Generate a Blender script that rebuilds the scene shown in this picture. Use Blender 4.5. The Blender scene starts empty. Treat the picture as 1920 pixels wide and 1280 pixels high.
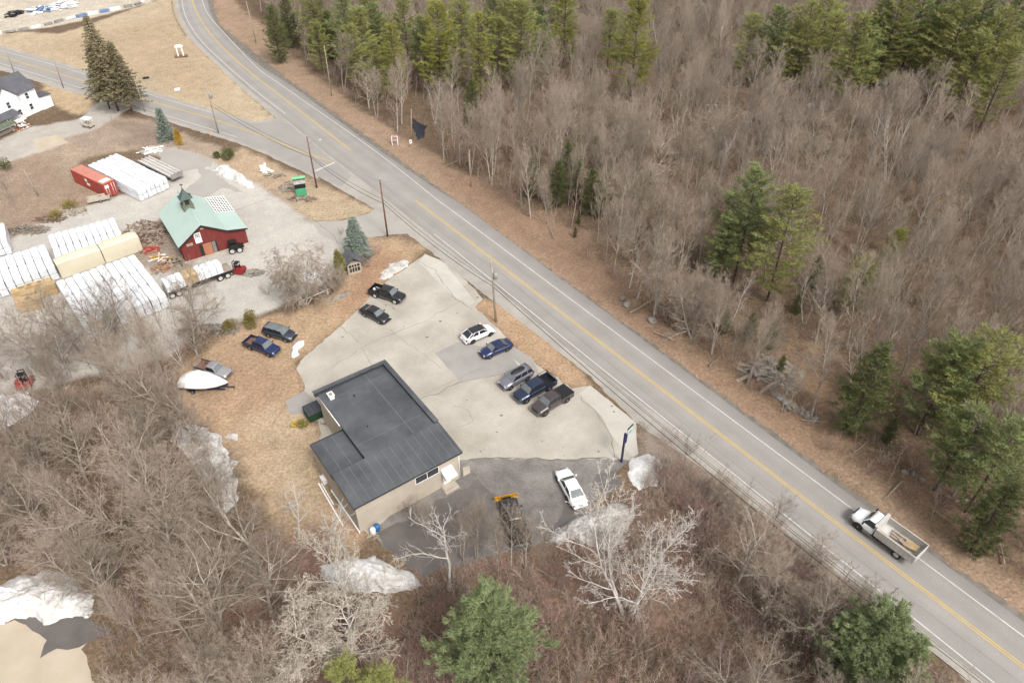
import bpy, bmesh, math, random
import numpy as np
from mathutils import Vector, Matrix, noise as mnoise
from mathutils.geometry import tessellate_polygon

# ---------------------------------------------------------------- camera, world, sun, exposure
SC = bpy.context.scene
COL = SC.collection
F, DEP, HC = 1430.0, math.radians(40.5), 68.0
cam_d = bpy.data.cameras.new('camera'); cam = bpy.data.objects.new('camera', cam_d); COL.objects.link(cam)
cam_d.sensor_width = 36; cam_d.lens = F/1920*36; cam_d.clip_end = 4000; cam_d.clip_start = 0.5
cam.location = (0, 0, HC); cam.rotation_euler = (math.radians(90)-DEP, 0, 0)
SC.camera = cam
SUN_EL, SUN_AZ = math.radians(50), math.radians(145)
W = bpy.data.worlds.new("World"); SC.world = W; W.use_nodes = True
nt = W.node_tree; nt.nodes.clear()
sky = nt.nodes.new('ShaderNodeTexSky'); sky.sky_type = 'NISHITA'; sky.sun_disc = False
sky.sun_elevation = SUN_EL; sky.sun_rotation = SUN_AZ; sky.dust_density = 5; sky.ozone_density = 0.5; sky.air_density = 1.2
hs = nt.nodes.new('ShaderNodeHueSaturation'); hs.inputs['Saturation'].default_value = 0.12
bg = nt.nodes.new('ShaderNodeBackground'); bg.inputs['Strength'].default_value = 0.15
wo = nt.nodes.new('ShaderNodeOutputWorld')
nt.links.new(sky.outputs[0], hs.inputs['Color']); nt.links.new(hs.outputs[0], bg.inputs[0]); nt.links.new(bg.outputs[0], wo.inputs[0])
sl = bpy.data.lights.new('sun', 'SUN'); sl.energy = 1.45; sl.angle = math.radians(11); sl.color = (1, .965, .915)
so = bpy.data.objects.new('sun', sl); COL.objects.link(so)
sd = Vector((math.sin(SUN_AZ)*math.cos(SUN_EL), math.cos(SUN_AZ)*math.cos(SUN_EL), math.sin(SUN_EL)))
so.rotation_euler = sd.to_track_quat('Z', 'Y').to_euler(); so.location = (0, 60, 120)
vs = SC.view_settings; vs.view_transform = 'Standard'; vs.look = 'None'; vs.gamma = 1; vs.exposure = 0.68
SC.cycles.max_bounces = 6; SC.cycles.diffuse_bounces = 3; SC.cycles.glossy_bounces = 3
SC.cycles.transparent_max_bounces = 4

R = random.Random(7)
_s, _c = math.sin(DEP), math.cos(DEP)
def G(px, py, z=0.0):
    u, v = px-960, py-640; t = (HC-z)/(F*_s+v*_c)
    return Vector((u*t, (F*_c-v*_s)*t, z))
def P(x, y, z):
    d = z-HC; fw = y*_c-d*_s; up = y*_s+d*_c
    return 960+F*x/fw, 640-F*up/fw
def height(base, top_y):
    b = G(*base); lo, hi = 0, 60
    for _ in range(40):
        m = (lo+hi)/2
        if P(b.x, b.y, m)[1] > top_y: lo = m
        else: hi = m
    return lo
def lin(c): c /= 255; return c/12.92 if c <= .04045 else ((c+.055)/1.055)**2.4
KALB = 1/1.75
def C(r, g, b, k=1.0): return tuple(min(.88, lin(x)*KALB*k) for x in (r, g, b))+(1,)

# ---------------------------------------------------------------- materials
def mat(name, col, col2=None, rough=.8, scale=3.0, metal=0.0, bump=0.0, bscale=None, coat=0.0, detail=4, jitter=0.0, spec=None, fine=0.0, fscale=20, coord='Object', stretch=None, blotch=0.0):
    m = bpy.data.materials.new(name); m.use_nodes = True; n = m.node_tree.nodes; l = m.node_tree.links
    b = n['Principled BSDF']; b.inputs['Roughness'].default_value = rough; b.inputs['Metallic'].default_value = metal
    if coat: b.inputs['Coat Weight'].default_value = coat; b.inputs['Coat Roughness'].default_value = .05
    if spec is not None: b.inputs['Specular IOR Level'].default_value = spec
    tc = n.new('ShaderNodeTexCoord'); src = tc.outputs[coord]
    if stretch:
        mp = n.new('ShaderNodeMapping'); mp.inputs['Scale'].default_value = stretch; l.new(src, mp.inputs[0]); src = mp.outputs[0]
    if col2 is None: col2 = tuple(c*.82 for c in col[:3])+(1,)
    nz = n.new('ShaderNodeTexNoise'); nz.inputs['Scale'].default_value = scale; nz.inputs['Detail'].default_value = detail; l.new(src, nz.inputs[0])
    rp = n.new('ShaderNodeValToRGB'); rp.color_ramp.elements[0].position = .32; rp.color_ramp.elements[1].position = .68
    rp.color_ramp.elements[0].color = col; rp.color_ramp.elements[1].color = col2; l.new(nz.outputs[0], rp.inputs[0]); out = rp.outputs[0]
    def mult(out, lo, hi, fac):
        mr = n.new('ShaderNodeMapRange'); mr.inputs[3].default_value = lo; mr.inputs[4].default_value = hi; l.new(fac, mr.inputs[0])
        mx = n.new('ShaderNodeVectorMath'); mx.operation = 'SCALE'; l.new(out, mx.inputs[0]); l.new(mr.outputs[0], mx.inputs['Scale']); return mx.outputs[0]
    if fine:
        n2 = n.new('ShaderNodeTexNoise'); n2.inputs['Scale'].default_value = fscale; n2.inputs['Detail'].default_value = 3; l.new(src, n2.inputs[0])
        mr0 = n.new('ShaderNodeMapRange'); mr0.inputs[1].default_value = .3; mr0.inputs[2].default_value = .7; l.new(n2.outputs[0], mr0.inputs[0])
        out = mult(out, 1-fine, 1+fine, mr0.outputs[0])
    if blotch:
        for bs, amp in ((.11, blotch), (.9, blotch*.7)):
            n4 = n.new('ShaderNodeTexNoise'); n4.inputs['Scale'].default_value = bs; n4.inputs['Detail'].default_value = 7; n4.inputs['Distortion'].default_value = .8; l.new(src, n4.inputs[0])
            mr4 = n.new('ShaderNodeMapRange'); mr4.inputs[1].default_value = .35; mr4.inputs[2].default_value = .62; l.new(n4.outputs[0], mr4.inputs[0]); out = mult(out, 1-amp, 1+amp*.4, mr4.outputs[0])
    if jitter:
        oi = n.new('ShaderNodeObjectInfo'); out = mult(out, 1-jitter, 1+jitter, oi.outputs['Random'])
    l.new(out, b.inputs['Base Color'])
    if bump:
        n3 = n.new('ShaderNodeTexNoise'); n3.inputs['Scale'].default_value = bscale or scale*4; n3.inputs['Detail'].default_value = 4; l.new(src, n3.inputs[0])
        bp = n.new('ShaderNodeBump'); bp.inputs['Strength'].default_value = bump; bp.inputs['Distance'].default_value = .1
        l.new(n3.outputs[0], bp.inputs['Height']); l.new(bp.outputs[0], b.inputs['Normal'])
    return m

M = {}
M['asphalt'] = mat('asphalt', C(180,174,168), C(170,164,158), .9, .25, bump=.15, bscale=12, fine=.07, fscale=6)
M['asphalt_old'] = mat('asphalt_old', C(196,189,180), C(184,176,166), .9, .3, bump=.15, bscale=10, fine=.09, fscale=5, blotch=.08)
M['lot'] = mat('lot_pavement', C(214,206,193), C(190,181,167), .92, .22, bump=.1, bscale=8, fine=.08, fscale=5, detail=6, blotch=.065)
M['apron'] = mat('apron_pavement', C(224,217,206), C(214,206,194), .92, .3, fine=.05, fscale=6, blotch=.05)
M['patch'] = mat('patch_asphalt', C(184,178,171), C(170,164,157), .92, .35, fine=.08, fscale=5)
M['dark_asphalt'] = mat('dark_asphalt', C(166,159,152), C(128,121,115), .88, .22, bump=.2, fine=.16, fscale=4, detail=7, blotch=.18)
M['wet'] = mat('wet_asphalt', C(128,120,115), C(112,105,100), .55, .6, fine=.06)
M['driveway'] = mat('driveway_asphalt', C(194,188,180), C(186,179,170), .92, .3, fine=.06, fscale=5)
M['pale_pave'] = mat('pale_pavement', C(220,204,182), C(206,189,166), .92, .35, fine=.05)
M['white_paint'] = mat('road_white_paint', C(238,234,228), C(214,208,200), .7, 1.2, fine=.06)
M['yellow_paint'] = mat('road_yellow_paint', C(236,202,110), C(222,190,110), .7, 1.2, fine=.06)
M['dark_patch'] = mat('smooth_dark_blue', C(64,66,80), C(48,50,62), .15, .6)
M['crack'] = mat('crack_fill', C(150,140,128), C(120,112,104), .9, 1)
M['faintline'] = mat('pavement_seam', C(196,187,174), C(178,169,157), .9, .8)
M['snow'] = mat('snow', (.70,.69,.69,1), (.44,.42,.39,1), .8, .5, bump=.8, bscale=1.6, detail=8, fine=.14, fscale=3, blotch=.08)
M['snow_dirty'] = mat('dirty_snow', (.56,.54,.52,1), (.30,.27,.235,1), .8, .8, bump=.9, bscale=1.8, detail=9, fine=.3, fscale=2.5, blotch=.12)
M['roof_dark'] = mat('roof_membrane', C(104,106,109), C(78,81,86), .75, .35, bump=.1, bscale=4, fine=.06, detail=6, fscale=3, blotch=.12)
M['roof_seam'] = mat('roof_seam', C(112,116,124), C(130,134,140), .7, 1)
M['roof_edge'] = mat('roof_edge', C(72,74,80), C(60,62,68), .6, 1)
M['wall_tan'] = mat('wall_stucco', C(226,213,194), C(214,200,181), .85, .5, fine=.03, blotch=.06)
M['wall_white'] = mat('white_siding', (.72,.72,.72,1), (.66,.66,.67,1), .7, .7)
M['trim_white'] = mat('white_trim', (.74,.73,.71,1), (.66,.65,.62,1), .6, 2)
M['glass'] = mat('window_glass', (.03,.035,.04,1), (.05,.055,.06,1), .08, 1, spec=.6)
M['carglass'] = mat('car_glass', (.10,.11,.115,1), (.14,.15,.155,1), .06, 1, spec=.8)
M['blackglass'] = mat('dark_car_glass', (.015,.017,.02,1), (.02,.022,.027,1), .06, 1, spec=.7)
M['red_wood'] = mat('red_barn_boards', C(150,62,56), C(120,46,42), .85, 1.2, fine=.2, fscale=6, stretch=(4,4,.4))
M['barn_roof'] = mat('green_metal_roof', C(208,228,218), C(198,220,210), .5, .3, fine=.02)
M['slate'] = mat('grey_shingle', C(112,112,118), C(96,96,103), .85, .8, fine=.15, fscale=6)
M['dark_trim'] = mat('dark_trim', C(56,50,48), C(46,40,38), .8, 2)
M['green_grey'] = mat('weathered_green', C(138,146,122), C(110,120,100), .8, 2)
M['cupola_roof'] = mat('cupola_copper', C(94,112,106), C(80,96,92), .7, 2)
M['orange_wood'] = mat('orange_board', C(206,138,106), C(192,126,96), .8, 1)
M['wood'] = mat('lumber', C(222,192,146), C(200,166,120), .8, 1.5, fine=.15, fscale=8, jitter=.1)
M['wood_old'] = mat('weathered_wood', C(190,176,158), C(160,146,130), .9, 1.5, fine=.15, fscale=6, jitter=.12)
M['wrap'] = mat('white_wrap', (.66,.67,.685,1), (.52,.54,.56,1), .45, .9, bump=.5, bscale=1.6, jitter=.06)
M['tan_wrap'] = mat('cream_tarp', C(246,236,210), C(238,226,198), .6, .5, bump=.2, bscale=1)
M['red_metal'] = mat('red_container', C(196,92,78), C(178,76,66), .6, .6, fine=.06)
M['red_top'] = mat('faded_red_top', C(228,150,130), C(214,136,118), .7, .6)
M['grey_metal'] = mat('grey_metal', C(186,184,178), C(160,158,152), .55, .8, metal=.2, fine=.06)
M['dark_metal'] = mat('dark_metal', C(58,56,56), C(42,40,40), .6, 2, metal=.3)
M['alu'] = mat('aluminium', C(186,184,180), C(166,163,160), .4, 1.2, metal=.5, fine=.06)
M['bed_grey'] = mat('pale_grey_bed', C(236,231,224), C(212,206,198), .6, 1.2, fine=.08)
M['green_paint'] = mat('green_sign_paint', C(96,190,140), C(84,176,128), .5, 1)
M['green_light'] = mat('light_green_sign', C(140,222,160), C(124,206,148), .5, 1)
M['letter_board'] = mat('letter_board', C(232,226,220), C(222,216,210), .5, 1)
M['black'] = mat('black_plastic', C(34,34,36), C(28,28,30), .5, 2)
M['tyre'] = mat('tyre_rubber', C(48,46,46), C(38,37,37), .85, 4)
M['rim'] = mat('wheel_rim', C(198,196,194), C(170,168,166), .3, 4, metal=.7)
M['rim_dark'] = mat('dark_wheel_rim', C(90,90,92), C(70,70,72), .35, 4, metal=.6)
M['rim_white'] = mat('white_wheel_rim', C(240,236,228), C(214,210,204), .5, 4)
M['headlight'] = mat('headlight_lens', C(216,220,224), C(180,184,188), .1, 6, spec=.8)
M['taillight'] = mat('taillight_lens', C(176,36,36), C(150,26,26), .2, 6)
M['plate'] = mat('number_plate', C(226,226,220), None, .5, 6)
M['pole_wood'] = mat('pole_wood', C(150,112,92), C(124,94,78), .9, 2, stretch=(3,3,.5))
M['pole_grey'] = mat('grey_pole_wood', C(206,190,170), C(180,164,146), .9, 2, stretch=(3,3,.5))
M['wire'] = mat('black_wire', C(56,52,52), None, .7, 2)
M['wire_pale'] = mat('grey_wire', C(176,170,166), None, .7, 2)
M['navy_post'] = mat('navy_post', C(62,62,112), C(46,46,88), .5, 2)
M['teal_sign'] = mat('pale_teal_sign', C(232,246,242), C(220,240,234), .5, 2)
M['dumpster'] = mat('dumpster_green', C(34,84,52), C(26,66,42), .55, 1.5)
M['yellow_blade'] = mat('yellow_plow', C(240,180,50), C(222,158,40), .5, 1.5, fine=.1)
M['blue_plastic'] = mat('blue_plastic', C(52,128,196), C(44,112,176), .5, 2)
M['brick'] = mat('brick', C(150,110,104), C(128,92,86), .9, 3)
M['stone'] = mat('stone', C(176,168,158), C(128,122,112), .9, 1.5, bump=.4, fine=.12, jitter=.15)
M['concrete'] = mat('concrete', C(214,202,184), C(196,184,166), .9, 1)
M['debris_wood'] = mat('debris', C(196,178,158), C(128,108,92), .9, 1.5, jitter=.3)
M['plastic_white'] = mat('white_plastic', (.75,.75,.75,1), (.6,.6,.6,1), .5, 2)
M['tractor_red'] = mat('tractor_red', C(178,52,54), C(150,38,42), .5, 2)
M['forklift_red'] = mat('forklift_red', C(196,60,52), C(170,48,44), .5, 2)
M['mulch'] = mat('mulch', C(150,112,92), C(122,92,76), .95, 2, fine=.25, fscale=8)
M['tarp_blue'] = mat('blue_tarp', C(130,160,206), C(110,140,190), .6, 1)
def paint(name, r, g, b, metal=.35, rough=.3):
    return mat(name, C(r,g,b), C(r*.95,g*.95,b*.95), rough, 1.5, metal=metal, coat=.8)
# bark and foliage
M['bark'] = mat('bark_grey_brown', C(214,202,188), C(162,149,135), .9, 1.2, jitter=.28, fine=.12, fscale=6)
M['twig'] = mat('twigs_grey_brown', C(202,184,165), C(164,147,130), .9, .7, jitter=.22)
M['bark_pale'] = mat('bark_pale', (.60,.56,.51,1), (.38,.345,.305,1), .85, 1.4, jitter=.06, fine=.1, fscale=5)
M['twig_pale'] = mat('twigs_pale', (.50,.455,.41,1), (.34,.305,.27,1), .9, 1, jitter=.06)
M['bark_birch'] = mat('bark_birch', (.60,.56,.51,1), (.38,.345,.305,1), .8, 2.2, jitter=.06)
M['twig_red'] = mat('twigs_reddish', C(202,164,152), C(176,142,132), .9, 1, jitter=.14)
M['twig_lichen'] = mat('twigs_lichen', C(232,220,202), C(202,188,170), .9, 1, jitter=.05)
M['bark_pine'] = mat('bark_pine', C(112,94,82), C(84,70,62), .9, 1.5)
def foliage(name, a, b, trans=.15):
    m = mat(name, a, b, .75, .8, jitter=.14, fine=.28, fscale=3)
    m.node_tree.nodes['Principled BSDF'].inputs['Specular IOR Level'].default_value = .25
    return m
M['pine'] = foliage('pine_needles', C(152,158,92), C(178,178,104))
M['pine_yellow'] = foliage('yellow_green_needles', C(184,180,84), C(150,154,76))
M['pine_dark'] = foliage('dark_green_needles', C(134,148,94), C(158,168,104))
M['spruce'] = foliage('spruce_needles', C(172,158,122), C(144,134,102))
M['blue_spruce'] = foliage('blue_spruce_needles', C(180,190,174), C(150,162,148))
M['fresh_pine'] = foliage('fresh_pine_needles', C(152,166,116), C(172,184,130))
M['golden'] = foliage('golden_foliage', C(226,182,72), C(196,152,54))
M['cedar'] = foliage('cedar_foliage', C(170,162,92), C(138,132,78))
M['olive'] = foliage('olive_foliage', C(172,156,92), C(144,130,76))
M['hemlock'] = foliage('hemlock_foliage', C(118,124,72), C(100,108,66))

# ---------------------------------------------------------------- mesh helper
class MB:
    def __init__(s): s.v = []; s.f = []; s.m = []; s.sm = []
    def add(s, vs, fs, mi=0, smooth=False, T=None):
        o = len(s.v)
        if T is not None: vs = [T @ Vector(v) for v in vs]
        s.v += [tuple(v) for v in vs]
        for f in fs: s.f.append(tuple(o+i for i in f)); s.m.append(mi); s.sm.append(smooth)
        return s
    def box(s, c, d, mi=0, rz=0, T=None, taper=1.0, ry=0, rx=0):
        x, y, z = d[0]/2, d[1]/2, d[2]/2
        vs = [(-x,-y,-z),(x,-y,-z),(x,y,-z),(-x,y,-z),(-x*taper,-y*taper,z),(x*taper,-y*taper,z),(x*taper,y*taper,z),(-x*taper,y*taper,z)]
        Mx = Matrix.Translation(c) @ Matrix.Rotation(rz,4,'Z') @ Matrix.Rotation(ry,4,'Y') @ Matrix.Rotation(rx,4,'X')
        if T is not None: Mx = T @ Mx
        return s.add(vs, [(0,3,2,1),(4,5,6,7),(0,1,5,4),(1,2,6,5),(2,3,7,6),(3,0,4,7)], mi, False, Mx)
    def tube(s, pts, rs, n=6, mi=0, smooth=True, caps=True):
        pts = [Vector(p) for p in pts]; vs = []; fs = []
        if not hasattr(rs, '__len__'): rs = [rs]*len(pts)
        up = Vector((0,0,1))
        for k, p in enumerate(pts):
            d = (pts[min(k+1,len(pts)-1)]-pts[max(k-1,0)])
            if d.length < 1e-9: d = Vector((0,0,1))
            d.normalize(); a = d.cross(up if abs(d.z) < .95 else Vector((1,0,0))).normalized(); b = d.cross(a)
            for j in range(n):
                t = 2*math.pi*j/n; vs.append(p+(a*math.cos(t)+b*math.sin(t))*rs[k])
        for k in range(len(pts)-1):
            for j in range(n):
                fs.append((k*n+j, k*n+(j+1)%n, (k+1)*n+(j+1)%n, (k+1)*n+j))
        if caps: fs += [tuple(range(n)), tuple(reversed(range((len(pts)-1)*n, len(pts)*n)))]
        return s.add(vs, fs, mi, smooth)
    def loft(s, secs, mi=0, smooth=True, caps=True):
        n = len(secs[0]); vs = [p for q in secs for p in q]; fs = []
        for k in range(len(secs)-1):
            for j in range(n): fs.append((k*n+j, k*n+(j+1)%n, (k+1)*n+(j+1)%n, (k+1)*n+j))
        if caps: fs += [tuple(reversed(range(n))), tuple(range((len(secs)-1)*n, len(secs)*n))]
        return s.add(vs, fs, mi, smooth)
    def poly(s, pts, mi=0, smooth=False): return s.add(pts, [tuple(range(len(pts)))], mi, smooth)
    def build(s, name, mats, parent=None, loc=None, bevel=0):
        me = bpy.data.meshes.new(name); me.from_pydata(s.v, [], s.f)
        if not isinstance(mats, (list, tuple)): mats = [mats]
        for m in mats: me.materials.append(M[m] if isinstance(m, str) else m)
        me.polygons.foreach_set('material_index', s.m); me.polygons.foreach_set('use_smooth', s.sm)
        bm = bmesh.new(); bm.from_mesh(me); bmesh.ops.recalc_face_normals(bm, faces=bm.faces)
        if bevel:
            bmesh.ops.bevel(bm, geom=[e for e in bm.edges if e.is_manifold and e.calc_face_angle(0) > .6], offset=bevel, segments=2, affect='EDGES')
        bm.to_mesh(me); bm.free(); me.update()
        o = bpy.data.objects.new(name, me); COL.objects.link(o)
        if parent is not None: o.parent = parent
        if loc is not None: o.location = loc
        return o
def tag(o, label=None, cat=None, group=None, kind=None):
    if label: o['label'] = label
    if cat: o['category'] = cat
    if group: o['group'] = group
    if kind: o['kind'] = kind
    return o
def thing(name, label, cat, loc=(0,0,0), rz=0, group=None):
    o = bpy.data.objects.new(name, None); COL.objects.link(o); o.location = loc; o.rotation_euler = (0,0,rz); o.empty_display_size = .5
    return tag(o, label, cat, group)
def copy_tree(o, parent=None):
    c = o.copy(); COL.objects.link(c)
    if parent is not None: c.parent = parent
    for ch in o.children: copy_tree(ch, c)
    return c

# ---------------------------------------------------------------- ground
def pip(px, py, poly):
    ins = np.zeros(px.shape, bool); n = len(poly)
    for i in range(n):
        x1, y1 = poly[i]; x2, y2 = poly[(i+1) % n]
        if y1 == y2: continue
        c = ((y1 > py) != (y2 > py)) & (px < (x2-x1)*(py-y1)/(y2-y1)+x1); ins ^= c
    return ins
def sdist(X, Y, poly):      # world signed distance, positive inside
    d = np.full(X.shape, 1e9); n = len(poly)
    for i in range(n):
        ax, ay = poly[i]; bx, by = poly[(i+1) % n]; vx, vy = bx-ax, by-ay; L = vx*vx+vy*vy+1e-9
        t = np.clip(((X-ax)*vx+(Y-ay)*vy)/L, 0, 1); d = np.minimum(d, (X-ax-t*vx)**2+(Y-ay-t*vy)**2)
    return np.where(pip(X, Y, poly), 1, -1)*np.sqrt(d)
def wpoly(px): return [tuple(G(*p)[:2]) for p in px]
RNG = np.random.default_rng(5)
def vnoise(X, Y, s, seed=0):   # smooth value noise -1..1
    r = np.random.default_rng(seed); T = r.uniform(-1, 1, (256, 256)); x = X/s+100.3; y = Y/s+77.7
    xi = np.floor(x).astype(int); yi = np.floor(y).astype(int); fx = x-xi; fy = y-yi; fx = fx*fx*(3-2*fx); fy = fy*fy*(3-2*fy)
    g = lambda a, b: T[a % 256, b % 256]
    return (g(xi,yi)*(1-fx)+g(xi+1,yi)*fx)*(1-fy)+(g(xi,yi+1)*(1-fx)+g(xi+1,yi+1)*fx)*fy

FOREST_R = [(395,-40),(470,0),(560,110),(650,185),(760,262),(880,335),(960,380),(1010,420),(1100,430),(1160,540),(1220,600),(1300,650),(1370,690),(1430,760),(1530,830),(1640,900),(1760,985),(1920,1090),(2250,1300),(2700,1000),(2500,-40)]
FOREST_L = [(90,690),(200,600),(330,600),(400,640),(350,690),(320,740),(360,790),(400,860),(430,960),(500,1040),(580,1095),(700,1115),(830,1115),(960,1085),(1060,1080),(1110,1010),(1180,960),(1230,860),(1330,900),(1450,1000),(1590,1120),(1730,1250),(1900,1420),(1800,2200),(330,2200),(230,1330),(170,1080),(60,1050),(-60,1070),(-500,1000),(-260,760)]
ZONES = [  # pixel outline, colour, edge softness in metres, forest-floor weight
 ([(385,-40),(440,0),(540,100),(640,178),(760,258),(900,345),(1000,415),(1110,440),(1150,545),(1240,625),(1400,730),(1560,840),(1720,960),(1960,1130),(1960,1200),(1782,1065),(1589,926),(1286,700),(860,384),(820,360),(555,170),(410,55)], (182,149,120), 1.6),
 ([(790,290),(900,340),(1000,400),(1100,440),(1240,625),(1360,700),(1560,840),(1560,880),(1286,680),(860,367)], (166,131,104), 2.0),
 ([(-60,60),(0,60),(120,62),(290,2),(320,-40),(340,0),(345,40),(365,80),(455,165),(520,224),(480,235),(400,218),(250,178),(100,122),(-60,86)], (214,186,146), 1.0),
 ([(60,90),(330,25),(350,60),(420,140),(400,190),(280,160),(120,110)], (205,174,133), 5.0),
 ([(-120,-120),(330,-120),(285,5),(180,33),(90,52),(-60,68)], (222,205,180), .8),
 ([(75,150),(175,183),(182,200),(150,218),(95,195)], (216,182,136), .7),
 ([(-120,300),(130,255),(205,215),(300,228),(360,255),(440,290),(560,330),(605,345),(700,395),(640,415),(575,412),(540,385),(480,348),(360,288),(275,275),(160,295),(130,330),(225,372),(100,415),(0,455),(-120,470)], (190,164,138), .9),
 ([(-120,320),(100,290),(130,330),(200,370),(100,410),(0,445),(-120,450)], (176,148,124), 2.0),
 ([(210,225),(300,232),(320,262),(300,280),(230,270),(200,250)], (168,142,122), 1.5),
 ([(450,280),(600,345),(700,395),(600,350),(560,385),(480,345),(400,300)], (206,172,134), 1.2),
 ([(-120,478),(0,458),(60,425),(120,402),(225,366),(300,340),(315,300),(265,282),(300,272),(365,286),(480,346),(545,386),(580,412),(640,455),(660,470),(640,520),(520,575),(440,600),(360,625),(330,660),(250,690),(100,720),(-120,790)], (213,203,190), .7),
 ([(-120,310),(0,262),(60,238),(150,222),(185,190),(245,200),(215,222),(150,262),(0,308)], (206,194,180), .6),
 ([(110,262),(205,235),(250,255),(180,285)], (182,158,136), 1.0),
 ([(230,470),(320,400),(345,480),(370,500),(330,520),(290,500),(240,500)], (172,152,132), 1.2),
 ([(640,485),(690,446),(740,441),(800,463),(782,484),(725,528),(690,562),(640,610),(556,682),(572,720),(552,748),(545,775),(600,800),(590,830),(640,960),(690,1000),(660,1040),(540,1040),(500,960),(450,850),(380,790),(325,740),(345,690),(420,635),(480,605),(560,585),(600,565),(640,540)], (205,166,124), .9),
 ([(350,700),(440,650),(560,690),(545,740),(480,790),(380,780)], (196,154,116), 3.0),
 ([(470,790),(560,760),(600,830),(640,960),(560,1020),(500,930)], (208,176,136), 3.0),
 ([(640,560),(690,480),(700,470),(760,480),(700,555),(640,590)], (196,148,110), 1.6),
 ([(545,385),(570,368),(600,346),(702,394),(690,402),(640,414),(585,414),(560,400)], (208,178,138), .6),
 ([(888,577),(905,562),(938,566),(1100,702),(1107,722),(1090,732),(1072,728),(990,672),(960,645),(930,612)], (204,162,120), .5),
 ([(1190,860),(1215,812),(1300,865),(1400,940),(1562,1068),(1640,1140),(1500,1100),(1300,950)], (172,154,136), 1.6),
 ([(780,1080),(900,1050),(1020,1035),(1110,1000),(1200,960),(1330,1000),(1320,1150),(1000,1150),(850,1130)], (158,124,102), 2.0),
 ([(-60,900),(60,880),(90,1060),(-60,1090)], (150,118,100), 3.0),
 ([(330,1000),(620,1010),(700,1120),(900,1300),(500,1300)], (150,114,98), 4.0),
 ([(1290,640),(1360,700),(1560,840),(1760,980),(1900,1080),(1920,1050),(1700,880),(1560,770),(1400,660)], (158,126,98), 3.0),
 ([(1450,640),(1560,680),(1590,740),(1500,740)], (170,134,102), 3.0),
]
def build_ground():
    xs = np.concatenate([[-2500,-1200,-700,-400,-280,-210], np.arange(-172, 172.1, .5), [210,280,400,700,1200,2500]])
    ys = np.concatenate([[-1500,-600,-200,-60], np.arange(10, 262, .5), [300,420,700,1300,3000]])
    X, Y = np.meshgrid(xs, ys); nx, ny = len(xs), len(ys)
    col = np.zeros(X.shape+(3,)); col[:] = C(136,115,94)[:3]; ruf = np.ones(X.shape)
    n1 = vnoise(X, Y, 9, 1); n2 = vnoise(X, Y, 2.5, 2); n3 = vnoise(X, Y, 1.0, 3)
    wr = n1*.35+n2*.35+n3*.3
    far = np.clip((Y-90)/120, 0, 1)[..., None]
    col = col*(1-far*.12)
    col = col*(1+.10*vnoise(X, Y, 14, 9)[..., None])
    for poly, c, soft in ZONES:
        d = sdist(X, Y, wpoly(poly)); t = np.clip((d+wr*soft*1.3)/soft*.5+.5, 0, 1); t = (t*t*(3-2*t))[..., None]
        g_ = sum(c)/3; sat = .74 if c[0] > 190 else .82; c = [g_+(q-g_)*sat+3 for q in c]; tf = t[..., 0]; ruf = ruf*(1-tf)+tf*(.28 if c[0]-c[2] < 30 else .75); tc = np.array(C(*c)[:3])*(1+.06*n2[..., None]+.05*n3[..., None]+.05*n1[..., None]); col = col*(1-t)+tc*t
    Z = np.zeros(X.shape)
    for poly in (FOREST_R, FOREST_L):
        d = sdist(X, Y, wpoly(poly)); w = np.clip((d-2)/8, 0, 1); Z += w*(.25+.3*n1+.12*n2)*1.0
    Z = np.where((np.abs(X) > 171) | (Y > 261) | (Y < 9), 0, Z)
    me = bpy.data.meshes.new('ground'); V = np.stack([X, Y, Z], -1).reshape(-1, 3).astype(np.float32)
    i = np.arange(nx*ny).reshape(ny, nx); q = np.stack([i[:-1,:-1], i[:-1,1:], i[1:,1:], i[1:,:-1]], -1).reshape(-1, 4)
    me.vertices.add(len(V)); me.vertices.foreach_set('co', V.ravel()); me.loops.add(q.size); me.loops.foreach_set('vertex_index', q.ravel().astype(np.int32))
    me.polygons.add(len(q)); me.polygons.foreach_set('loop_start', np.arange(0, q.size, 4, dtype=np.int32)); me.polygons.foreach_set('loop_total', np.full(len(q), 4, np.int32))
    me.update(); me.validate()
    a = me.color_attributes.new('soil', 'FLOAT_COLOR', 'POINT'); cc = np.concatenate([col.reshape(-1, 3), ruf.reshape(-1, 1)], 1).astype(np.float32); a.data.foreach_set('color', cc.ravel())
    me.polygons.foreach_set('use_smooth', [True]*len(q))
    m = bpy.data.materials.new('soil_and_grass'); m.use_nodes = True; n = m.node_tree.nodes; l = m.node_tree.links; b = n['Principled BSDF']; b.inputs['Roughness'].default_value = .95; b.inputs['Specular IOR Level'].default_value = .15
    at = n.new('ShaderNodeAttribute'); at.attribute_name = 'soil'; tc = n.new('ShaderNodeTexCoord')
    out = at.outputs['Color']
    for sc_, lo, hi, det, p0, p1 in ((.5, .84, 1.14, 8, .3, .7), (2.6, .64, 1.30, 5, .3, .7), (8, .72, 1.28, 3, .3, .7)):
        nz = n.new('ShaderNodeTexNoise'); nz.inputs['Scale'].default_value = sc_; nz.inputs['Detail'].default_value = det; nz.inputs['Distortion'].default_value = .4; l.new(tc.outputs['Object'], nz.inputs[0])
        mr = n.new('ShaderNodeMapRange'); mr.inputs[1].default_value = p0; mr.inputs[2].default_value = p1; mr.inputs[3].default_value = lo; mr.inputs[4].default_value = hi; l.new(nz.outputs[0], mr.inputs[0])
        am = n.new('ShaderNodeMix'); am.data_type = 'FLOAT'; l.new(at.outputs['Alpha'], am.inputs[0]); am.inputs[2].default_value = 1; l.new(mr.outputs[0], am.inputs[3])
        mx = n.new('ShaderNodeVectorMath'); mx.operation = 'SCALE'; l.new(out, mx.inputs[0]); l.new(am.outputs[0], mx.inputs['Scale']); out = mx.outputs[0]
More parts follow.
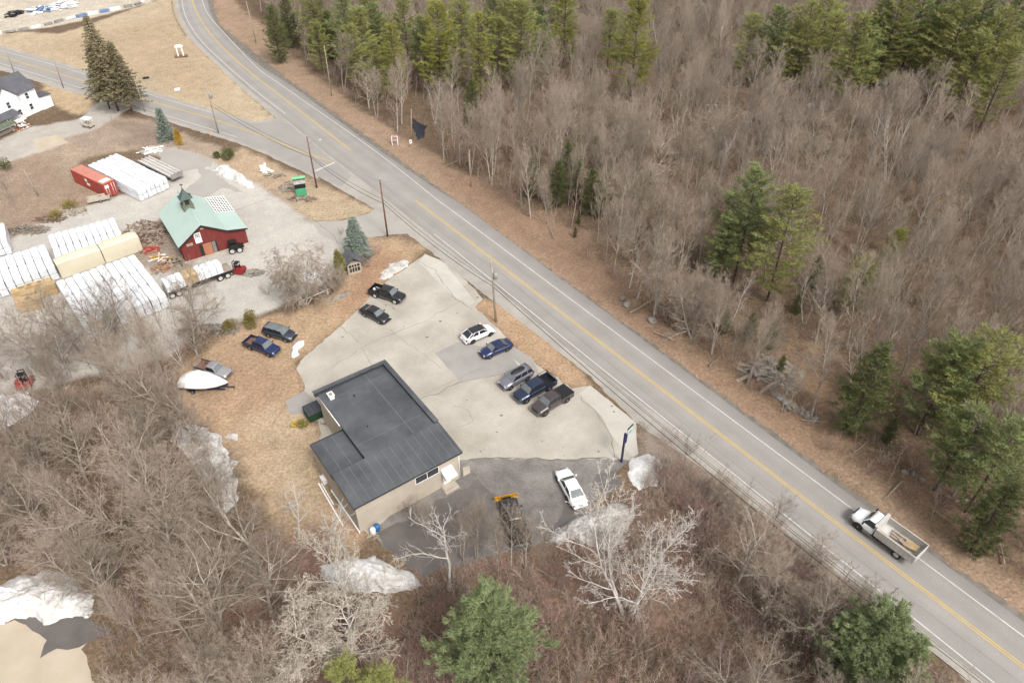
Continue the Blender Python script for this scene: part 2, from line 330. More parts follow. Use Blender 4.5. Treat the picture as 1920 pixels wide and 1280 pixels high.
    vo = n.new('ShaderNodeTexVoronoi'); vo.inputs['Scale'].default_value = 1.1; l.new(tc.outputs['Object'], vo.inputs[0])   # pale fallen leaves
    mr = n.new('ShaderNodeMapRange'); mr.inputs[1].default_value = .07; mr.inputs[2].default_value = .13; mr.inputs[3].default_value = .45; mr.inputs[4].default_value = 0; l.new(vo.outputs['Distance'], mr.inputs[0])
    mx = n.new('ShaderNodeMix'); mx.data_type = 'RGBA'; l.new(mr.outputs[0], mx.inputs[0]); l.new(out, mx.inputs[6]); mx.inputs[7].default_value = C(222,204,184); out = mx.outputs[2]
    l.new(out, b.inputs['Base Color'])
    nb = n.new('ShaderNodeTexNoise'); nb.inputs['Scale'].default_value = 2.5; nb.inputs['Detail'].default_value = 6; l.new(tc.outputs['Object'], nb.inputs[0])
    bp = n.new('ShaderNodeBump'); bp.inputs['Strength'].default_value = .6; bp.inputs['Distance'].default_value = .25; l.new(nb.outputs[0], bp.inputs['Height']); l.new(bp.outputs[0], b.inputs['Normal'])
    me.materials.append(m)
    o = bpy.data.objects.new('ground', me); COL.objects.link(o); tag(o, kind='structure')
build_ground()

# ---------------------------------------------------------------- flat sheets
def smoothline(pts, step=2.0):   # Catmull-Rom in world space
    pts = [Vector(p) for p in pts]; out = []
    ext = [pts[0]*2-pts[1]]+pts+[pts[-1]*2-pts[-2]]
    for i in range(1, len(ext)-2):
        p0, p1, p2, p3 = ext[i-1:i+3]; n = max(1, int((p2-p1).length/step))
        for k in range(n):
            t = k/n; out.append(.5*((2*p1)+(p2-p0)*t+(2*p0-5*p1+4*p2-p3)*t*t+(3*p1-p0-3*p2+p3)*t**3))
    out.append(pts[-1]); return out
def resample(pts, n):
    d = [0]
    for a, b in zip(pts, pts[1:]): d.append(d[-1]+(b-a).length)
    out = []; j = 0
    for k in range(n):
        s = d[-1]*k/(n-1)
        while j < len(d)-2 and d[j+1] < s: j += 1
        t = (s-d[j])/max(1e-9, d[j+1]-d[j]); out.append(pts[j].lerp(pts[j+1], t))
    return out
def sheet(name, px, z, m, wob=.12, step=.8, kind='structure', world=False, smooth=False):
    pts = [Vector(p) for p in px] if world else [G(*p) for p in px]
    if smooth: pts = smoothline(pts+[pts[0]], 1.0)[:-1]
    out = []
    for a, b in zip(pts, pts[1:]+pts[:1]):
        n = max(1, int((b-a).length/step))
        for k in range(n):
            p = a.lerp(b, k/n)
            if wob: p = p+Vector((mnoise.noise(p*1.3), mnoise.noise(p*1.3+Vector((9,3,1))), 0))*wob*2
            out.append(Vector((p.x, p.y, z)))
    me = bpy.data.meshes.new(name); tris = tessellate_polygon([out])
    me.from_pydata([tuple(p) for p in out], [], [tuple(t) for t in tris])
    bm = bmesh.new(); bm.from_mesh(me)
    for f in bm.faces:
        f.normal_update()
        if f.normal.z < 0: f.normal_flip()
    bm.to_mesh(me); bm.free()
    me.materials.append(M[m]); o = bpy.data.objects.new(name, me); COL.objects.link(o)
    if kind: tag(o, kind=kind)
    return o
def ribbon(mb, pts, w, z, off=0.0, mi=0, wob=0):
    L, Rr = [], []
    for k, p in enumerate(pts):
        d = pts[min(k+1, len(pts)-1)]-pts[max(k-1, 0)]; d.z = 0; d.normalize(); nrm = Vector((-d.y, d.x, 0))
        ww = w*(1+wob*mnoise.noise(p*2)); L.append(p+nrm*(off+ww/2)); Rr.append(p+nrm*(off-ww/2))
    vs = []; fs = []
    for a, b in zip(L, Rr): vs += [(a.x, a.y, z), (b.x, b.y, z)]
    for k in range(len(pts)-1): fs.append((2*k, 2*k+1, 2*k+3, 2*k+2))
    mb.add(vs, fs, mi)
def wl(px, step=1.5): return smoothline([G(*p) for p in px], step)

ROAD_R = [(402,-90),(392,-30),(390,5),(410,50),(480,117),(555,167),(680,260),(820,356),(860,380),(1000,484),(1286,697),(1589,924),(1782,1065),(1960,1195),(2150,1335)]
ROAD_L = [(345,-90),(333,-30),(334,0),(343,35),(372,80),(462,164),(525,214),(610,285),(720,370),(810,443),(860,482),(1000,592),(1127,698),(1300,830),(1556,1042),(1700,1160),(1866,1290),(2000,1400)]
SHO_L = [(328,-60),(328,0),(334,34),(358,77),(448,162),(520,224),(560,300),(600,333),(700,391),(760,435),(800,466),(900,545),(1000,622),(1105,705),(1190,790),(1300,866),(1400,940),(1562,1066),(1712,1190),(1840,1300),(2000,1440)]
sheet('road_shoulder', SHO_L+[(2000,1400),(1556,1035),(1127,690),(860,470),(720,360),(525,205),(380,80),(360,0),(350,-60)], .012, 'asphalt_old', .15)
sheet('road_verge_gravel', [(388,-30),(386,5),(404,54),(474,122),(550,175),(675,268),(815,366),(995,496),(1280,710),(1583,937),(1776,1080),(1960,1215),(1960,1180),(1782,1055),(1286,690),(820,350),(555,160),(410,45),(390,-30)], .008, 'crack', .3)
l_, r_ = resample(smoothline([G(*p) for p in ROAD_L], 2), 160), resample(smoothline([G(*p) for p in ROAD_R], 2), 160)
mb = MB(); vs = []; fs = []
for a, b in zip(l_, r_):
    for k in range(9): p = a.lerp(b, k/8); vs.append((p.x, p.y, .02))
for i in range(159):
    for k in range(8): fs.append((i*9+k, i*9+k+1, (i+1)*9+k+1, (i+1)*9+k))
mb.add(vs, fs)
rd = mb.build('main_road', 'asphalt'); tag(rd, kind='structure')
ca = rd.data.color_attributes.new('track', 'FLOAT_COLOR', 'POINT')      # polished wheel tracks, worn into the surface
prof = [.86, .98, .93, 1.05, 1.0, .92, .99, .88, .80]
ca.data.foreach_set('color', np.array([[prof[i % 9]]*3+[1] for i in range(len(vs))], np.float32).ravel())
ma = M['asphalt'].copy(); ma.name = 'road_asphalt'; n = ma.node_tree.nodes; l = ma.node_tree.links; b = n['Principled BSDF']
src = b.inputs['Base Color'].links[0].from_socket; at = n.new('ShaderNodeAttribute'); at.attribute_name = 'track'
mx = n.new('ShaderNodeVectorMath'); mx.operation = 'MULTIPLY'; l.new(src, mx.inputs[0]); l.new(at.outputs['Color'], mx.inputs[1]); l.new(mx.outputs[0], b.inputs['Base Color'])
rd.data.materials[0] = ma
sheet('side_road', [(-80,70),(0,90),(60,107),(125,126),(200,149),(262,169),(330,191),(390,209),(440,223),(478,233),(515,226),(540,232),(660,330),(640,350),(600,333),(500,285),(440,261),(325,226),(250,201),(150,170),(60,142),(0,124),(-80,103)], .016, 'asphalt', .1)
sheet('side_road_shoulder', [(-80,64),(0,85),(60,102),(125,121),(200,144),(262,164),(330,186),(390,203),(440,218),(480,229),(515,222),(540,232),(600,338),(500,290),(440,267),(325,232),(250,208),(150,178),(60,150),(0,132),(-80,112)], .008, 'asphalt_old', .2)
mb = MB()
YEL1 = wl([(365,-60),(358,-20),(360,0),(370,25),(390,57.5),(425,97.5),(480,145),(500,160),(580,222),(657.5,281.75)])
YEL2 = wl([(778.75,375),(820,407.5),(860,437.3),(1192.6,693),(1560,974),(1920,1250),(2060,1357)])
YEL3 = wl([(-80,84),(0,106),(172,157),(295,194),(390,221),(480,251),(565,284),(623,304)])
for y in (YEL1, YEL2, YEL3):
    for s in (-1, 1): ribbon(mb, y, .13, .0285, s*.14)
mb.build('yellow_lines', 'yellow_paint')['kind'] = 'structure'
mb = MB()
WH = [[(382,-60),(378,-20),(379,0),(392,30),(425,67.5),(480,125),(527.5,160),(700,281),(820,375),(860,404.3),(1247,693),(1560,925.6),(1920,1193),(2060,1297)],
      [(350,-60),(341,-20),(341,0),(350,35),(382,82),(467,160),(535,214)],
      [(814,439),(860,475.3),(1131,693),(1560,1035.6),(1870,1284),(2000,1388)],
      [(-80,98),(0,119),(60,137),(150,165),(250,196),(325,221),(443,257)],
      [(-80,75),(0,95),(125,129),(262,172),(397,212)]]
for wln in WH: ribbon(mb, wl(wln), .15, .0285)
ribbon(mb, [G(591,321), G(627,305)], .45, .0285)
mb.build('white_lines', 'white_paint')['kind'] = 'structure'
# driveways, lot
sheet('yard_driveway', [(585,416),(640,414),(690,401),(704,392),(765,438),(735,440),(690,446),(660,470),(640,458),(600,440)], .014, 'driveway', .1)
LOT = [(795,478),(850,500),(905,560),(890,576),(930,612),(960,645),(990,672),(1072,728),(1107,722),(1192,792),(1196,850),(1180,862),(1130,900),(1110,950),(1080,975),(1010,1022),(905,1045),(790,1078),(720,1020),(690,1000),(640,960),(600,830),(600,800),(566,745),(572,720),(556,690),(565,675),(640,610),(690,562),(725,528)]
sheet('parking_lot', LOT, .006, 'lot', .15)
sheet('lot_apron', [(797,476),(830,490),(892,566),(880,573),(850,555),(815,522),(800,505),(784,492)], .010, 'apron', .05)
sheet('lot_apron', [(1107,722),(1192,792),(1196,850),(1186,856),(1150,822),(1128,780),(1085,738)], .010, 'apron', .05)
sheet('lot_patch', [(815,662),(862,640),(952,662),(990,705),(948,700),(865,717)], .010, 'patch', .05)
sheet('lot_patch', [(946,660),(962,648),(998,672),(1010,700),(985,690)], .0145, 'patch', .1)
sheet('dark_lot', [(862,862),(930,858),(1050,862),(1150,860),(1180,864),(1130,905),(1112,952),(1082,977),(1010,1024),(905,1047),(790,1080),(718,1022),(695,1000),(800,900),(862,862)], .010, 'dark_asphalt', .25)
sheet('wet_patch', [(700,1000),(760,970),(860,925),(900,900),(930,930),(920,1000),(900,1040),(790,1076),(730,1030)], .014, 'wet', .5)
sheet('wet_patch', [(1040,985),(1060,955),(1050,930),(1075,945),(1100,955),(1085,975),(1030,1000),(1010,1012)], .014, 'wet', .3)
sheet('wet_patch', [(1118,890),(1150,880),(1170,900),(1140,925),(1112,915)], .014, 'wet', .3)
sheet('concrete_pad', [(535,752),(570,732),(585,745),(592,768),(545,778)], .010, 'patch', .05)
sheet('corner_pavement', [(-200,1172),(60,1168),(150,1160),(185,1180),(150,1220),(190,1300),(60,1500),(-300,1500)], .012, 'pale_pave', .3)
sheet('wet_patch', [(30,1160),(150,1150),(215,1180),(150,1212),(110,1212),(75,1232),(88,1195),(60,1180)], .018, 'wet', .3)
sheet('yard_wet_patch', [(365,312),(400,320),(430,345),(455,360),(420,352),(385,372),(330,378),(352,350),(378,330)], .012, 'driveway', .4)
sheet('yard_pavement', [(300,280),(330,276),(400,300),(398,312),(340,322),(318,335),(300,330)], .008, 'driveway', .3)
sheet('yard_slab', [(60,262),(110,252),(128,268),(70,282)], .008, 'pale_pave', .2)
sheet('dark_ground_patch', [(772,212),(788,208),(800,228),(796,258),(782,262),(774,240)], .012, 'dark_patch', .4)  # flat, smooth dark blue patch on the ground at the wood edge
mb = MB()
for c, w in (([(790,748),(820,738),(840,727),(862,716)], .10), ([(880,861),(950,858),(1050,862),(1150,858)], .22), ([(862,716),(948,700)], .06), ([(785,490),(815,508),(850,555),(885,582)], .07),
          ([(678,530),(700,555),(760,590)], .04), ([(640,612),(670,640),(700,690)], .05), ([(1087,742),(1120,775),(1142,810),(1155,855)], .06), ([(870,560),(800,600),(700,640),(620,690)], .05),
          ([(400,413),(450,392),(520,370),(560,385)], .05), ([(640,458),(600,420),(560,395)], .07), ([(905,690),(880,700),(800,735)], .04), ([(860,800),(885,790),(880,770),(850,760)], .05), ([(700,600),(760,640),(830,690)], .04)):
    ribbon(mb, [p+Vector((mnoise.noise(p*.8)*.5, mnoise.noise(p*.8+Vector((5,5,5)))*.5, 0)) for p in wl(c, .8)], w*.9, .0175, wob=1.2)
mb.build('pavement_cracks', 'crack')['kind'] = 'structure'
mb = MB()
for k in range(38):
    px, py = R.choice([(R.uniform(600,880), R.uniform(560,700)), (R.uniform(860,1180), R.uniform(720,870)), (R.uniform(700,900), R.uniform(500,620)), (R.uniform(880,1150), R.uniform(845,875))])
    if not pip(np.array([px]), np.array([py]), LOT)[0]: continue
    p = G(px, py); r0 = R.uniform(.05, .24); n = 9
    mb.poly([(p.x+math.cos(t*6.283/n)*r0*R.uniform(.5,1.6), p.y+math.sin(t*6.283/n)*r0*R.uniform(.5,1.2), .021) for t in range(n)])
mb.build('oil_stains', 'crack')['kind'] = 'structure'

def mound(name, px, h, m, label=None, cat=None, kind=None, seed=0, rough=.35, power=.6, group=None, z0=-.05, rings=18):
    pts = smoothline([G(*p) for p in px+[px[0]]], .35)[:-1]; c = sum(pts, Vector())/len(pts); n = len(pts); vs = []; fs = []
    for k in range(rings+1):
        s = 1-k/rings
        for p in pts:
            q = c+(p-c)*s; q = q+Vector((mnoise.noise(q*.7+Vector((seed,0,0))), mnoise.noise(q*.7+Vector((0,seed,4))), 0))*.7*s+Vector((mnoise.noise(q*2.4+Vector((seed,0,0))), mnoise.noise(q*2.4+Vector((0,seed,4))), 0))*.35*s
            z = h*(max(0, 1-s**1.6))**(power+.25)*(1+rough*1.3*mnoise.noise(q*.5+Vector((seed,seed,0)))+rough*.5*mnoise.noise(q*1.9)+rough*.25*mnoise.noise(q*5))
            vs.append((q.x-c.x, q.y-c.y, z+z0+.05*(k > 0)))
    for k in range(rings):
        for j in range(n): fs.append((k*n+j, k*n+(j+1) % n, (k+1)*n+(j+1) % n, (k+1)*n+j))
    mb = MB(); mb.add(vs, fs, 0, True); o = mb.build(name, m); o.location = (c.x, c.y, 0)
    return tag(o, label, cat, group, kind)
mound('snow_pile', [(-40,1105),(0,1098),(60,1075),(120,1078),(160,1100),(172,1130),(165,1155),(120,1160),(90,1170),(60,1158),(0,1165),(-40,1168)], 1.6, 'snow', 'large white snow pile beside the tan pavement at the bottom left', 'snow pile', seed=3)
mound('snow_pile', [(600,1060),(640,1045),(700,1048),(750,1065),(792,1095),(750,1108),(700,1112),(640,1105),(605,1085)], 1.3, 'snow', 'white snow pile behind the flat-roofed building at the edge of the wet asphalt', 'snow pile', seed=5)
mound('snow_pile', [(1015,1020),(1050,985),(1100,962),(1160,945),(1185,960),(1180,1000),(1150,1025),(1100,1020),(1060,1015)], 1.3, 'snow_dirty', 'grey-white snow pile behind the parked white sedan', 'snow pile', seed=8)
mound('snow_pile', [(1180,858),(1205,850),(1235,860),(1240,890),(1215,918),(1190,915),(1178,885)], .45, 'snow', 'dirty snow heap behind the navy sign post', 'snow pile', seed=9)
mound('snow_pile', [(404,315),(418,308),(440,322),(470,345),(482,350),(470,352),(440,342),(415,330)], 1.2, 'snow', 'long narrow snow pile on the asphalt near the roadside yard entrance', 'snow pile', seed=11)
mound('snow_patch', [(710,520),(728,498),(760,488),(768,492),(745,512),(718,528)], .25, 'snow_dirty', 'thin snow patch on the grass beside the black pickup', 'snow patch', seed=12)
mound('snow_patch', [(318,800),(350,790),(400,808),(432,845),(446,900),(440,950),(415,960),(385,910),(345,860)], .12, 'snow_dirty', 'long grey snow patch under bare trees left of the building', 'snow patch', seed=13)
mound('snow_patch', [(425,812),(445,812),(447,828),(430,830)], .2, 'snow_dirty', 'small round snow patch beside the long one left of the building', 'snow patch', seed=14)
mound('snow_patch', [(-40,745),(30,735),(92,748),(80,780),(30,800),(0,815),(-40,830)], .3, 'snow', 'snow patch at the left edge below the red forklift', 'snow patch', seed=15)
mound('snow_patch', [(608,505),(612,495),(618,520),(585,530),(565,520)], .2, 'snow', 'snow remnant under the weeping tree', 'snow patch', seed=16)
for k, px in enumerate([(1335,200),(1400,215),(1345,245),(1395,232),(1530,195),(1615,150),(1655,158),(1520,200),(1470,210),(1290,35),(1310,10),(1560,160)]):
    x, y = px; w = R.uniform(6, 14); hh = R.uniform(2, 4)
    mound('snow_patch', [(x-w,y),(x-w*.4,y-hh),(x+w*.5,y-hh*.7),(x+w,y+2),(x+w*.3,y+hh),(x-w*.5,y+hh*.8)], .25, 'snow_dirty', 'small snow remnant on the floor of the upper wood', 'snow patch', group='snow remnants in the wood', seed=20+k, z0=.25)


# ---------------------------------------------------------------- flat-roofed building
def frame(name, label, cat, o, ang): return thing(name, label, cat, (o[0], o[1], 0), ang)
BA = math.radians(35.6)
bld = frame('commercial_building', 'tan stucco building with a dark flat roof beside the parking lot', 'building', (-16.15, 48.35), BA)
def prism(mb, pts, z0, z1, mi=0, ztops=None):
    n = len(pts); zt = ztops or [z1]*n
    vs = [(p[0], p[1], z0) for p in pts]+[(p[0], p[1], z) for p, z in zip(pts, zt)]
    return mb.add(vs, [tuple(reversed(range(n))), tuple(range(n, 2*n))]+[(i, (i+1) % n, n+(i+1) % n, n+i) for i in range(n)], mi)
mb = MB()
prism(mb, [(.1,.1),(12.75,.1),(12.75,4.8),(.1,4.8)], 0, 4.2, 0, [4.32,4.32,4.62,4.62])
prism(mb, [(.1,4.8),(3.9,4.8),(3.9,10.5),(.1,10.5)], 0, 3.9)
prism(mb, [(3.9,4.8),(12.75,4.8),(12.75,17.1),(3.9,17.1)], 0, 4.5)
mb.build('wall', 'wall_tan', bld)
mb = MB()
def slab(mb, pts, zs, t, mi=0):
    n = len(pts); vs = [(p[0], p[1], z-t) for p, z in zip(pts, zs)]+[(p[0], p[1], z) for p, z in zip(pts, zs)]
    return mb.add(vs, [tuple(reversed(range(n))), tuple(range(n, 2*n))]+[(i, (i+1) % n, n+(i+1) % n, n+i) for i in range(n)], mi)
slab(mb, [(-.15,-.2),(13.0,-.2),(13.0,4.8),(-.15,4.8)], [4.47,4.47,4.95,4.95], .14)
rf = mb.build('front_roof', 'roof_dark', bld)
mb = MB(); ribb = []
for k in range(13):
    x = .8+k*.98; mb.add([(x,-.2,4.476),(x+.05,-.2,4.476),(x+.05,4.8,4.956),(x,4.8,4.956)], [(0,1,2,3)])
mb.build('seam', 'roof_seam', rf)
mb = MB(); mb.box((6.4,-.215,4.36), (13.2,.05,.2)); mb.box((13.02,2.3,4.62), (.05,5.0,.2), rx=math.atan2(.48,5)); mb.box((-.17,2.3,4.62), (.05,5.0,.2), rx=math.atan2(.48,5)); mb.build('roof_edge', 'roof_edge', rf)
mb = MB(); slab(mb, [(-.1,4.81),(3.88,4.81),(3.88,10.65),(-.1,10.65)], [4.3,4.1,4.1,4.3], .12); rl = mb.build('side_roof', 'roof_dark', bld)
mb = MB(); mb.box((-.11,7.7,4.2), (.06,5.9,.22)); mb.box((1.9,10.66,4.2), (4.0,.06,.2)); mb.build('roof_edge', 'roof_edge', rl)
mb = MB()
for x in (1.1, 2.4): mb.add([(x,4.82,4.3-.05*x+.012),(x+.06,4.82,4.3-.05*x+.012),(x+.06,10.6,4.3-.05*x+.012),(x,10.6,4.3-.05*x+.012)], [(0,1,2,3)])
mb.build('seam', 'roof_seam', rl)
mb = MB(); slab(mb, [(3.82,4.805),(12.8,4.805),(12.8,17.1),(3.82,17.1)], [4.85,4.85,4.72,4.72], .2); rm = mb.build('main_roof', 'roof_dark', bld)
mb = MB()
for x in (9.9,): mb.add([(x,4.85,4.857),(x+.07,4.85,4.857),(x+.07,17.0,4.727),(x,17.0,4.727)], [(0,1,2,3)])
for y in (7.0, 15.4): mb.add([(3.9,y,4.857-.0106*(y-4.8)),(12.7,y,4.857-.0106*(y-4.8)),(12.7,y+.05,4.857-.0106*(y-4.8)),(3.9,y+.05,4.857-.0106*(y-4.8))], [(0,1,2,3)])
mb.build('seam', 'roof_seam', rm)
mb = MB(); mb.box((12.78,11.0,4.85), (.42,12.4,.62)); mb.box((8.2,17.15,4.85), (9.5,.42,.618)); mb.box((12.53,11.0,5.12), (.10,12.3,.10)); mb.build('parapet', 'roof_edge', bld)
mb = MB(); mb.box((12.8,11.0,5.175), (.56,12.5,.03)); mb.box((8.2,17.17,5.178), (9.7,.56,.03)); mb.build('parapet_cap', 'roof_dark', bld)
mb = MB(); mb.box((3.83,7.7,4.42), (.05,5.8,.5)); mb.build('roof_step', 'roof_edge', bld)
mb = MB(); mb.box((4.9,15.6,5.0), (.55,.75,.55)); mb.box((4.9,15.6,5.3), (.7,.9,.06)); vt = mb.build('roof_vent', 'trim_white', bld)
mb = MB(); mb.box((4.9,15.6,5.335), (.4,.5,.012)); mb.build('vent_grille', 'wood_old', vt)
mb = MB(); mb.tube([(7.2,14.2,4.7),(7.2,14.2,5.1)], .07, 8); mb.build('vent_pipe', 'black', bld)
mb = MB(); mb.tube([(6.2,8.9,4.8),(6.2,8.9,5.0)], .07, 8); mb.build('vent_pipe', 'black', bld)
mb = MB(); mb.tube([(3.75,11.0,4.6),(3.75,16.8,4.6)], .06, 6); mb.build('gutter', 'trim_white', bld)
mb = MB(); mb.box((-.02,3.4,.16), (.14,6.9,.3), ry=0); mb.box((-.12,8.6,.3), (.5,1.0,.6)); mb.build('skirting', 'trim_white', bld)
def window(parent, x, y, z, w, h, axis, frame_m='trim_white', glass='glass', mull=1, d=.08, rail=0):
    fr = MB(); pn = MB(); t = .09
    def bx(mb_, a, b, zz, ww, hh, dd):
        if axis == 'x': mb_.box((a, b, zz), (ww, dd, hh))
        else: mb_.box((a, b, zz), (dd, ww, hh))
    ox, oy = (0, 0)
    for s in (-1, 1):
        if axis == 'x': bx(fr, x+s*(w/2-t/2), y, z, t, h, d)
        else: bx(fr, x, y+s*(w/2-t/2), z, t, h, d)
        bx(fr, x, y, z+s*(h/2-t/2), w-2*t, t, d)
    for k in range(mull):
        o_ = (k+1)/(mull+1)*w-w/2
        if axis == 'x': bx(fr, x+o_, y, z, t*.8, h-2*t, d)
        else: bx(fr, x, y+o_, z, t*.8, h-2*t, d)
    if rail: bx(fr, x, y, z, w-2*t, t*.6, d*.9)
    bx(pn, x, y, z, w-2*t, h-2*t, d*.4)
    f = fr.build('window', frame_m, parent); pn.build('pane', glass, f); return f
window(bld, 8.6, .07, 3.35, 3.0, 1.15, 'x', mull=1)
mb = MB(); mb.box((11.0,.09,1.15), (1.0,.06,2.1)); dr = mb.build('door', 'trim_white', bld)
mb = MB(); mb.tube([(11.4,.02,1.1),(11.4,-.02,1.1)], .05, 6); mb.build('handle', 'dark_metal', dr)
mb = MB(); mb.add([(10.3,.1,3.0),(11.7,.1,3.0),(11.7,-1.15,2.5),(10.3,-1.15,2.5),(10.3,-1.15,2.25),(11.7,-1.15,2.25),(10.3,.1,2.35),(11.7,.1,2.35)], [(0,1,2,3),(3,2,5,4),(0,3,4,6),(1,7,5,2)]); mb.build('awning', 'trim_white', bld)
mb = MB(); mb.box((11,-.5,.1), (1.8,1.2,.2)); mb.box((11,-.35,.28), (1.6,.8,.18)); mb.build('step', 'concrete', bld)
mb = MB(); mb.tube([(12.66,.05,0),(12.66,.05,4.3)], .05, 6); mb.build('downpipe', 'trim_white', bld)
tag(sheet('concrete_step', [(868,876),(880,872),(882,886),(869,893)], .03, 'concrete', 0, kind=None), 'small tan slab at the right corner of the flat-roofed building', 'slab')
mb = MB(); mb.box((0,0,.05), (.14,6.9,.1)); mb.box((.25,1.5,.05), (.1,3.5,.08))
o = mb.build('white_board', 'trim_white'); p = G(620,945); o.location = p; o.rotation_euler = (0,0,math.radians(33)); tag(o, 'long white trim boards lying on grass along the left wall of the flat-roofed building', 'boards')

# ---------------------------------------------------------------- red barn
BB = math.radians(33.5)
barn = frame('red_barn', 'red board barn with a pale green metal roof and cupola', 'barn', (-50.9, 98.6), BB)
mb = MB(); mb.add([(0,0,0),(10,0,0),(10,0,2.7),(7.2,0,3.3),(3.6,0,5.5),(0,0,3.1),(0,11.5,0),(7.2,11.5,0),(7.2,11.5,3.3),(3.6,11.5,5.5),(0,11.5,3.1),(7.2,5.7,0),(10,5.7,0),(10,5.7,2.7),(7.2,5.7,3.3)],
 [(0,1,2,3,4,5),(6,10,9,8,7),(0,5,10,6),(7,8,14,11),(11,14,13,12),(1,12,13,2)]); mb.build('wall', 'red_wood', barn)
mb = MB()
slab(mb, [(-.45,-.4),(3.6,-.4),(3.6,11.8),(-.45,11.8)], [3.0,5.72,5.72,3.0], .1)
slab(mb, [(3.6,-.4),(7.2,-.4),(7.2,11.8),(3.6,11.8)], [5.72,3.55,3.55,5.72], .1)
slab(mb, [(7.2,-.4),(10.3,-.4),(10.3,5.9),(7.2,5.9)], [3.55,2.9,2.9,3.55], .1)
rf = mb.build('roof', 'barn_roof', barn)
mb = MB(); mb.tube([(3.6,-.42,5.74),(3.6,11.8,5.74)], .06, 6); mb.build('ridge_cap', 'barn_roof', rf)
mb = MB()
for a, b in (((-.45,3.0),(3.6,5.72)), ((3.6,5.72),(7.2,3.55)), ((7.2,3.55),(10.3,2.9))):
    mb.add([(a[0],-.43,a[1]-.22),(b[0],-.43,b[1]-.22),(b[0],-.43,b[1]+.02),(a[0],-.43,a[1]+.02),(a[0],-.38,a[1]-.22),(b[0],-.38,b[1]-.22),(b[0],-.38,b[1]+.02),(a[0],-.38,a[1]+.02)], [(0,1,2,3),(4,5,6,7),(0,1,5,4),(2,3,7,6),(0,3,7,4),(1,2,6,5)])
mb.build('barge_board', 'dark_trim', rf)
mb = MB(); mb.box((3.6,6.6,5.6), (1.7,1.7,.9)); mb.box((3.6,6.6,6.6), (1.25,1.25,1.3)); mb.box((3.6,6.6,6.15), (1.6,1.6,.1)); cu = mb.build('cupola', 'green_grey', barn)
mb = MB(); mb.loft([[(3.6+s*x, 6.6+s*y, z) for x, y in ((-1,-1),(1,-1),(1,1),(-1,1))] for s, z in ((1.0,7.25),(.7,7.45),(.42,7.9),(.2,8.4),(.04,8.9))], smooth=False); mb.tube([(3.6,6.6,8.8),(3.6,6.6,9.7)], .03, 4); mb.box((3.6,6.6,9.4), (.5,.04,.2)); mb.build('cupola_roof', 'cupola_roof', cu)
mb = MB()
for y in (-1, 1): mb.box((3.6,6.6+.635*y,6.6), (.7,.02,.8))
for x in (-1, 1): mb.box((3.6+.635*x,6.6,6.6), (.02,.7,.8))
mb.build('louvre', 'dark_trim', cu)
mb = MB()      # open lattice of white rafters over the rear lean-to
for k in range(8): mb.box((7.35+k*.41,8.9,3.5-.21*k*.41), (.13,6.0,.05))
for k in range(10): mb.box((8.8,6.05+k*.62,3.22), (3.1,.13,.05), ry=math.atan(.21))
for x, y in ((10.2,6.1),(10.2,11.7)): mb.box((x,y,1.4), (.15,.15,2.8))
mb.build('lattice_roof', 'trim_white', barn)
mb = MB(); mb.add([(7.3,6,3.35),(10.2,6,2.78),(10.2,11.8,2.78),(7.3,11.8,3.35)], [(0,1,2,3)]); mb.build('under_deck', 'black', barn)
mb = MB(); mb.box((2.75,-.05,3.55), (1.0,.08,1.75)); hd = mb.build('hay_door', 'trim_white', barn)
mb = MB()
for i in range(3):
    for j in range(3): mb.box((2.5+i*.25,-.1,3.75+j*.22), (.18,.02,.15))
mb.build('pane', 'glass', hd)
mb = MB(); mb.box((1.3,-.04,2.95), (.95,.06,.16)); mb.box((1.3,-.04,2.7), (.95,.06,.16)); mb.build('sign_board', 'concrete', barn)
mb = MB(); mb.box((3.9,-.03,1.15), (2.7,.06,2.3)); mb.build('door_opening', 'dark_trim', barn)
mb = MB(); mb.box((3.75,-.12,1.15), (1.35,.08,2.25)); mb.build('door', 'orange_wood', barn)
mb = MB(); mb.box((4.75,-.11,1.15), (.5,.05,2.2)); mb.build('door_panel', 'alu', barn)
mb = MB(); mb.box((3.7,-.05,4.9), (.5,.05,.2)); mb.build('gable_sign', 'concrete', barn)
mb = MB(); mb.box((5,-.25,.1), (10.5,.35,.2)); mb.build('foundation_curb', 'concrete', barn)

# ---------------------------------------------------------------- white farmhouse
P0, P1 = G(81,206), G(52,219); ha = math.atan2(P0.y-P1.y, P0.x-P1.x)
hs_ = frame('white_farmhouse', 'white two-storey farmhouse with grey shingle roof beside the side road', 'house', P0[:2], ha+math.pi)
# local x runs away from the right corner along the front wall, local -y is the back
mb = MB(); Lh, Dh, EH, RH = 12.5, 7.0, 5.1, 7.6
mb.add([(0,0,0),(Lh,0,0),(Lh,-Dh,0),(0,-Dh,0),(0,0,EH),(Lh,0,EH),(Lh,-Dh,EH),(0,-Dh,EH),(0,-Dh/2,RH),(Lh,-Dh/2,RH)], [(0,1,5,4),(3,2,6,7),(0,4,8,7,3),(1,5,9,6,2)])
mb.add([(4.6,.7,0),(9.6,.7,0),(9.6,.7,EH),(7.1,.7,RH-.2),(4.6,.7,EH),(4.6,-.1,0),(9.6,-.1,0),(9.6,-.1,EH),(4.6,-.1,EH)], [(0,1,2,3,4),(0,4,8,5),(1,6,7,2)])
mb.box((-1.3,-1.2,1.3), (2.5,3.0,2.6))
mb.build('wall', 'wall_white', hs_)
mb = MB()
slab(mb, [(-.3,.35),(Lh+.3,.35),(Lh+.3,-Dh/2),(-.3,-Dh/2)], [EH-.1,EH-.1,RH+.12,RH+.12], .12); slab(mb, [(-.3,-Dh-.35),(Lh+.3,-Dh-.35),(Lh+.3,-Dh/2),(-.3,-Dh/2)], [EH-.1,EH-.1,RH+.12,RH+.12], .12)
